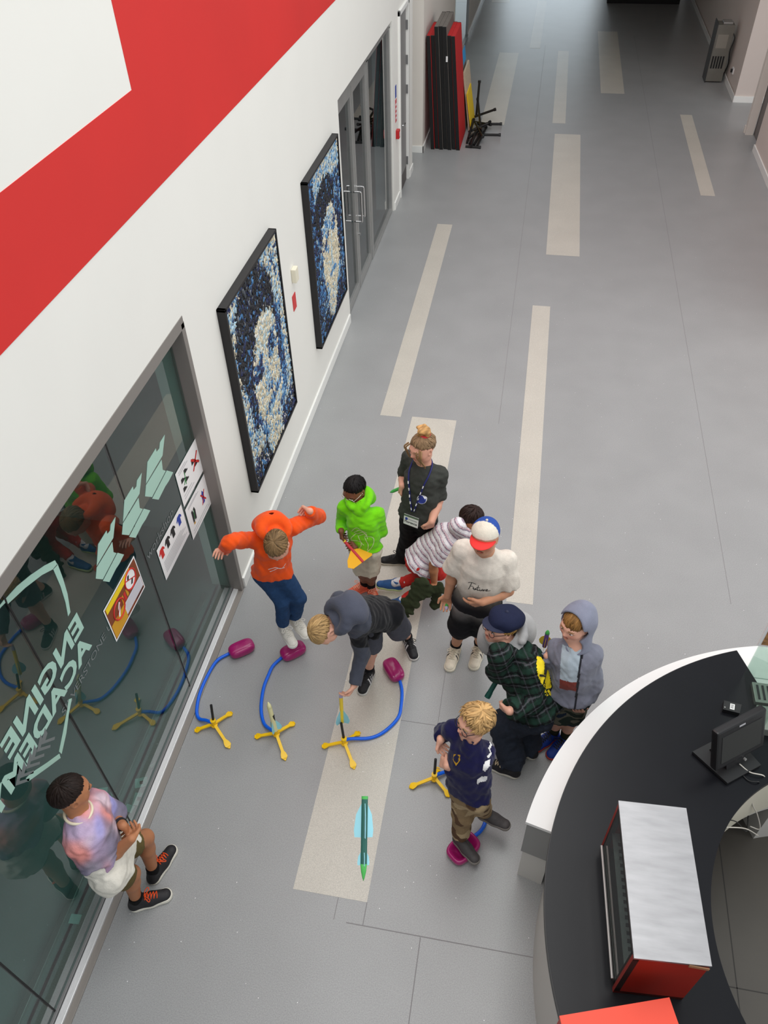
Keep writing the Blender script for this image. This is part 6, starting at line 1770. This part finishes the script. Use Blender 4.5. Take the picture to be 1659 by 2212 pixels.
for pts in ([(1056, 1606), (1062, 1612), (1059, 1622), (1064, 1630), (1058, 1640), (1055, 1636), (1060, 1628), (1055, 1620), (1058, 1613)], [(1052, 1646), (1062, 1640), (1063, 1652), (1056, 1664), (1051, 1662)], [(1043, 1682), (1050, 1674), (1062, 1672), (1060, 1682), (1048, 1686), (1044, 1692)]): mark9(pts)

# ---- 10 tie-dye tee, leaning on the glass
p = make_person(dict(id='tie', dbg=DBG, h=1.42, label='person in tie-dye tee leaning against the shopfront glass, arms folded low', pelvis=(234, 1866, .74), neck=(172, 1758, 1.14), head=(152, 1712, 1.28),
    shR=(176, 1806, 1.06), shL=(196, 1750, 1.08), elR=(238, 1852, .92), wrR=(284, 1812, .86), haR=(291, 1797, .86), elL=(243, 1766, .92), wrL=(266, 1784, .86), haL=(282, 1794, .84),
    knR=(284, 1888, .42), knL=(314, 1810, .44), anR=(294, 1944, .08), anL=(331, 1882, .08), toR=(368, 1929), toL=(368, 1838), face=(.66, .72, -.18), headup=(0, 0, 1), hipaxis=(-.4, .9, 0), curlR=.7, curlL=.8, palmR=(-.3, .6, -.5)))
bt_ = C(32, 22, 18)
body(p, 'tan', bt_)
def tiedye(V):
    t = ((V - p.pel) @ p.up / (.315 * p.h))
    cs = [C(190, 172, 204), C(236, 150, 140), C(160, 160, 218), C(222, 200, 212), C(116, 112, 132), C(150, 142, 156)]
    W = np.stack([np.exp(2.6 * noise3(V, 17 + 3 * i, 40 + i)) for i in range(6)], 1)
    lowf = 1 / (1 + np.exp((t - .58) * 14)); arm = np.clip((np.abs((V - p.pel) @ p.side) / p.h - .085) * 25, 0, 1)
    W[:, 4] *= .05 + 9 * np.maximum(lowf, arm * .5); W[:, 5] *= .1 + 4 * lowf; W[:, 1] *= .6 + 1.6 * (1 - lowf)
    return (W @ np.array(cs)) / W.sum(1)[:, None]
top(p, 'white_undershirt', flat(C(228, 224, 212)), g=.019, hem=-.075, sleeve=.5, seed=27, noise=.005, waist=1.0)
top(p, 'tie_dye_tee', tiedye, g=.029, hem=.11, sleeve=.92, seed=27, noise=.005, voxel=.006, waist=1.02, sw=1.3)
nk = MB().tube([tuple(p.neck + p.up * .013 * p.h + (p.side * math.cos(t) * 1.06 + p.fwd * math.sin(t) * .95) * .047 * p.h + p.up * (.0 - .014 * math.sin(t)) * p.h) for t in np.linspace(0, 2 * math.pi, 32)], .0075, 8, cap=False)
nk.build('neck_rib', mat('cream_rib', C(232, 222, 196), 0.8), p.root, smooth=True)
legs(p, 'olive_shorts', flat(C(96, 84, 50)), g=.010, length=.62, flare=1.2)
hair(p, bt_, crown=(0, -.35, .95), front=1.32, side=1.46, back=1.9, thick=.06, messy=.08, n=480, seed=33)
for k in 'RL': shoe(p, k, C(30, 29, 32), C(232, 228, 214), mat('orange_laces', C(240, 84, 24), 0.6), solez=.032, L=.185 * p.h, sock=(C(14, 14, 16), .06))
wq = p.J['wrL'] * .8 + p.J['elL'] * .2; dw = nrm(p.J['wrL'] - p.J['elL'])
wt = MB().tube([tuple(wq - dw * .012), tuple(wq + dw * .012)], .0235 * p.h * 1.05, 14).build('watch_strap', M_black, p.root)
fd = nrm(np.array([.3, -.6, .8])); fd = nrm(fd - dw * (fd @ dw)); l2 = np.cross(fd, dw)
Mw = Matrix(((dw[0], l2[0], fd[0], wq[0]), (dw[1], l2[1], fd[1], wq[1]), (dw[2], l2[2], fd[2], wq[2]), (0, 0, 0, 1)))
MB().box(-.019, .019, -.016, .016, .030, .042, .004, Mw).build('watch_face', mat('glossy_black', C(8, 8, 10), 0.1), wt)
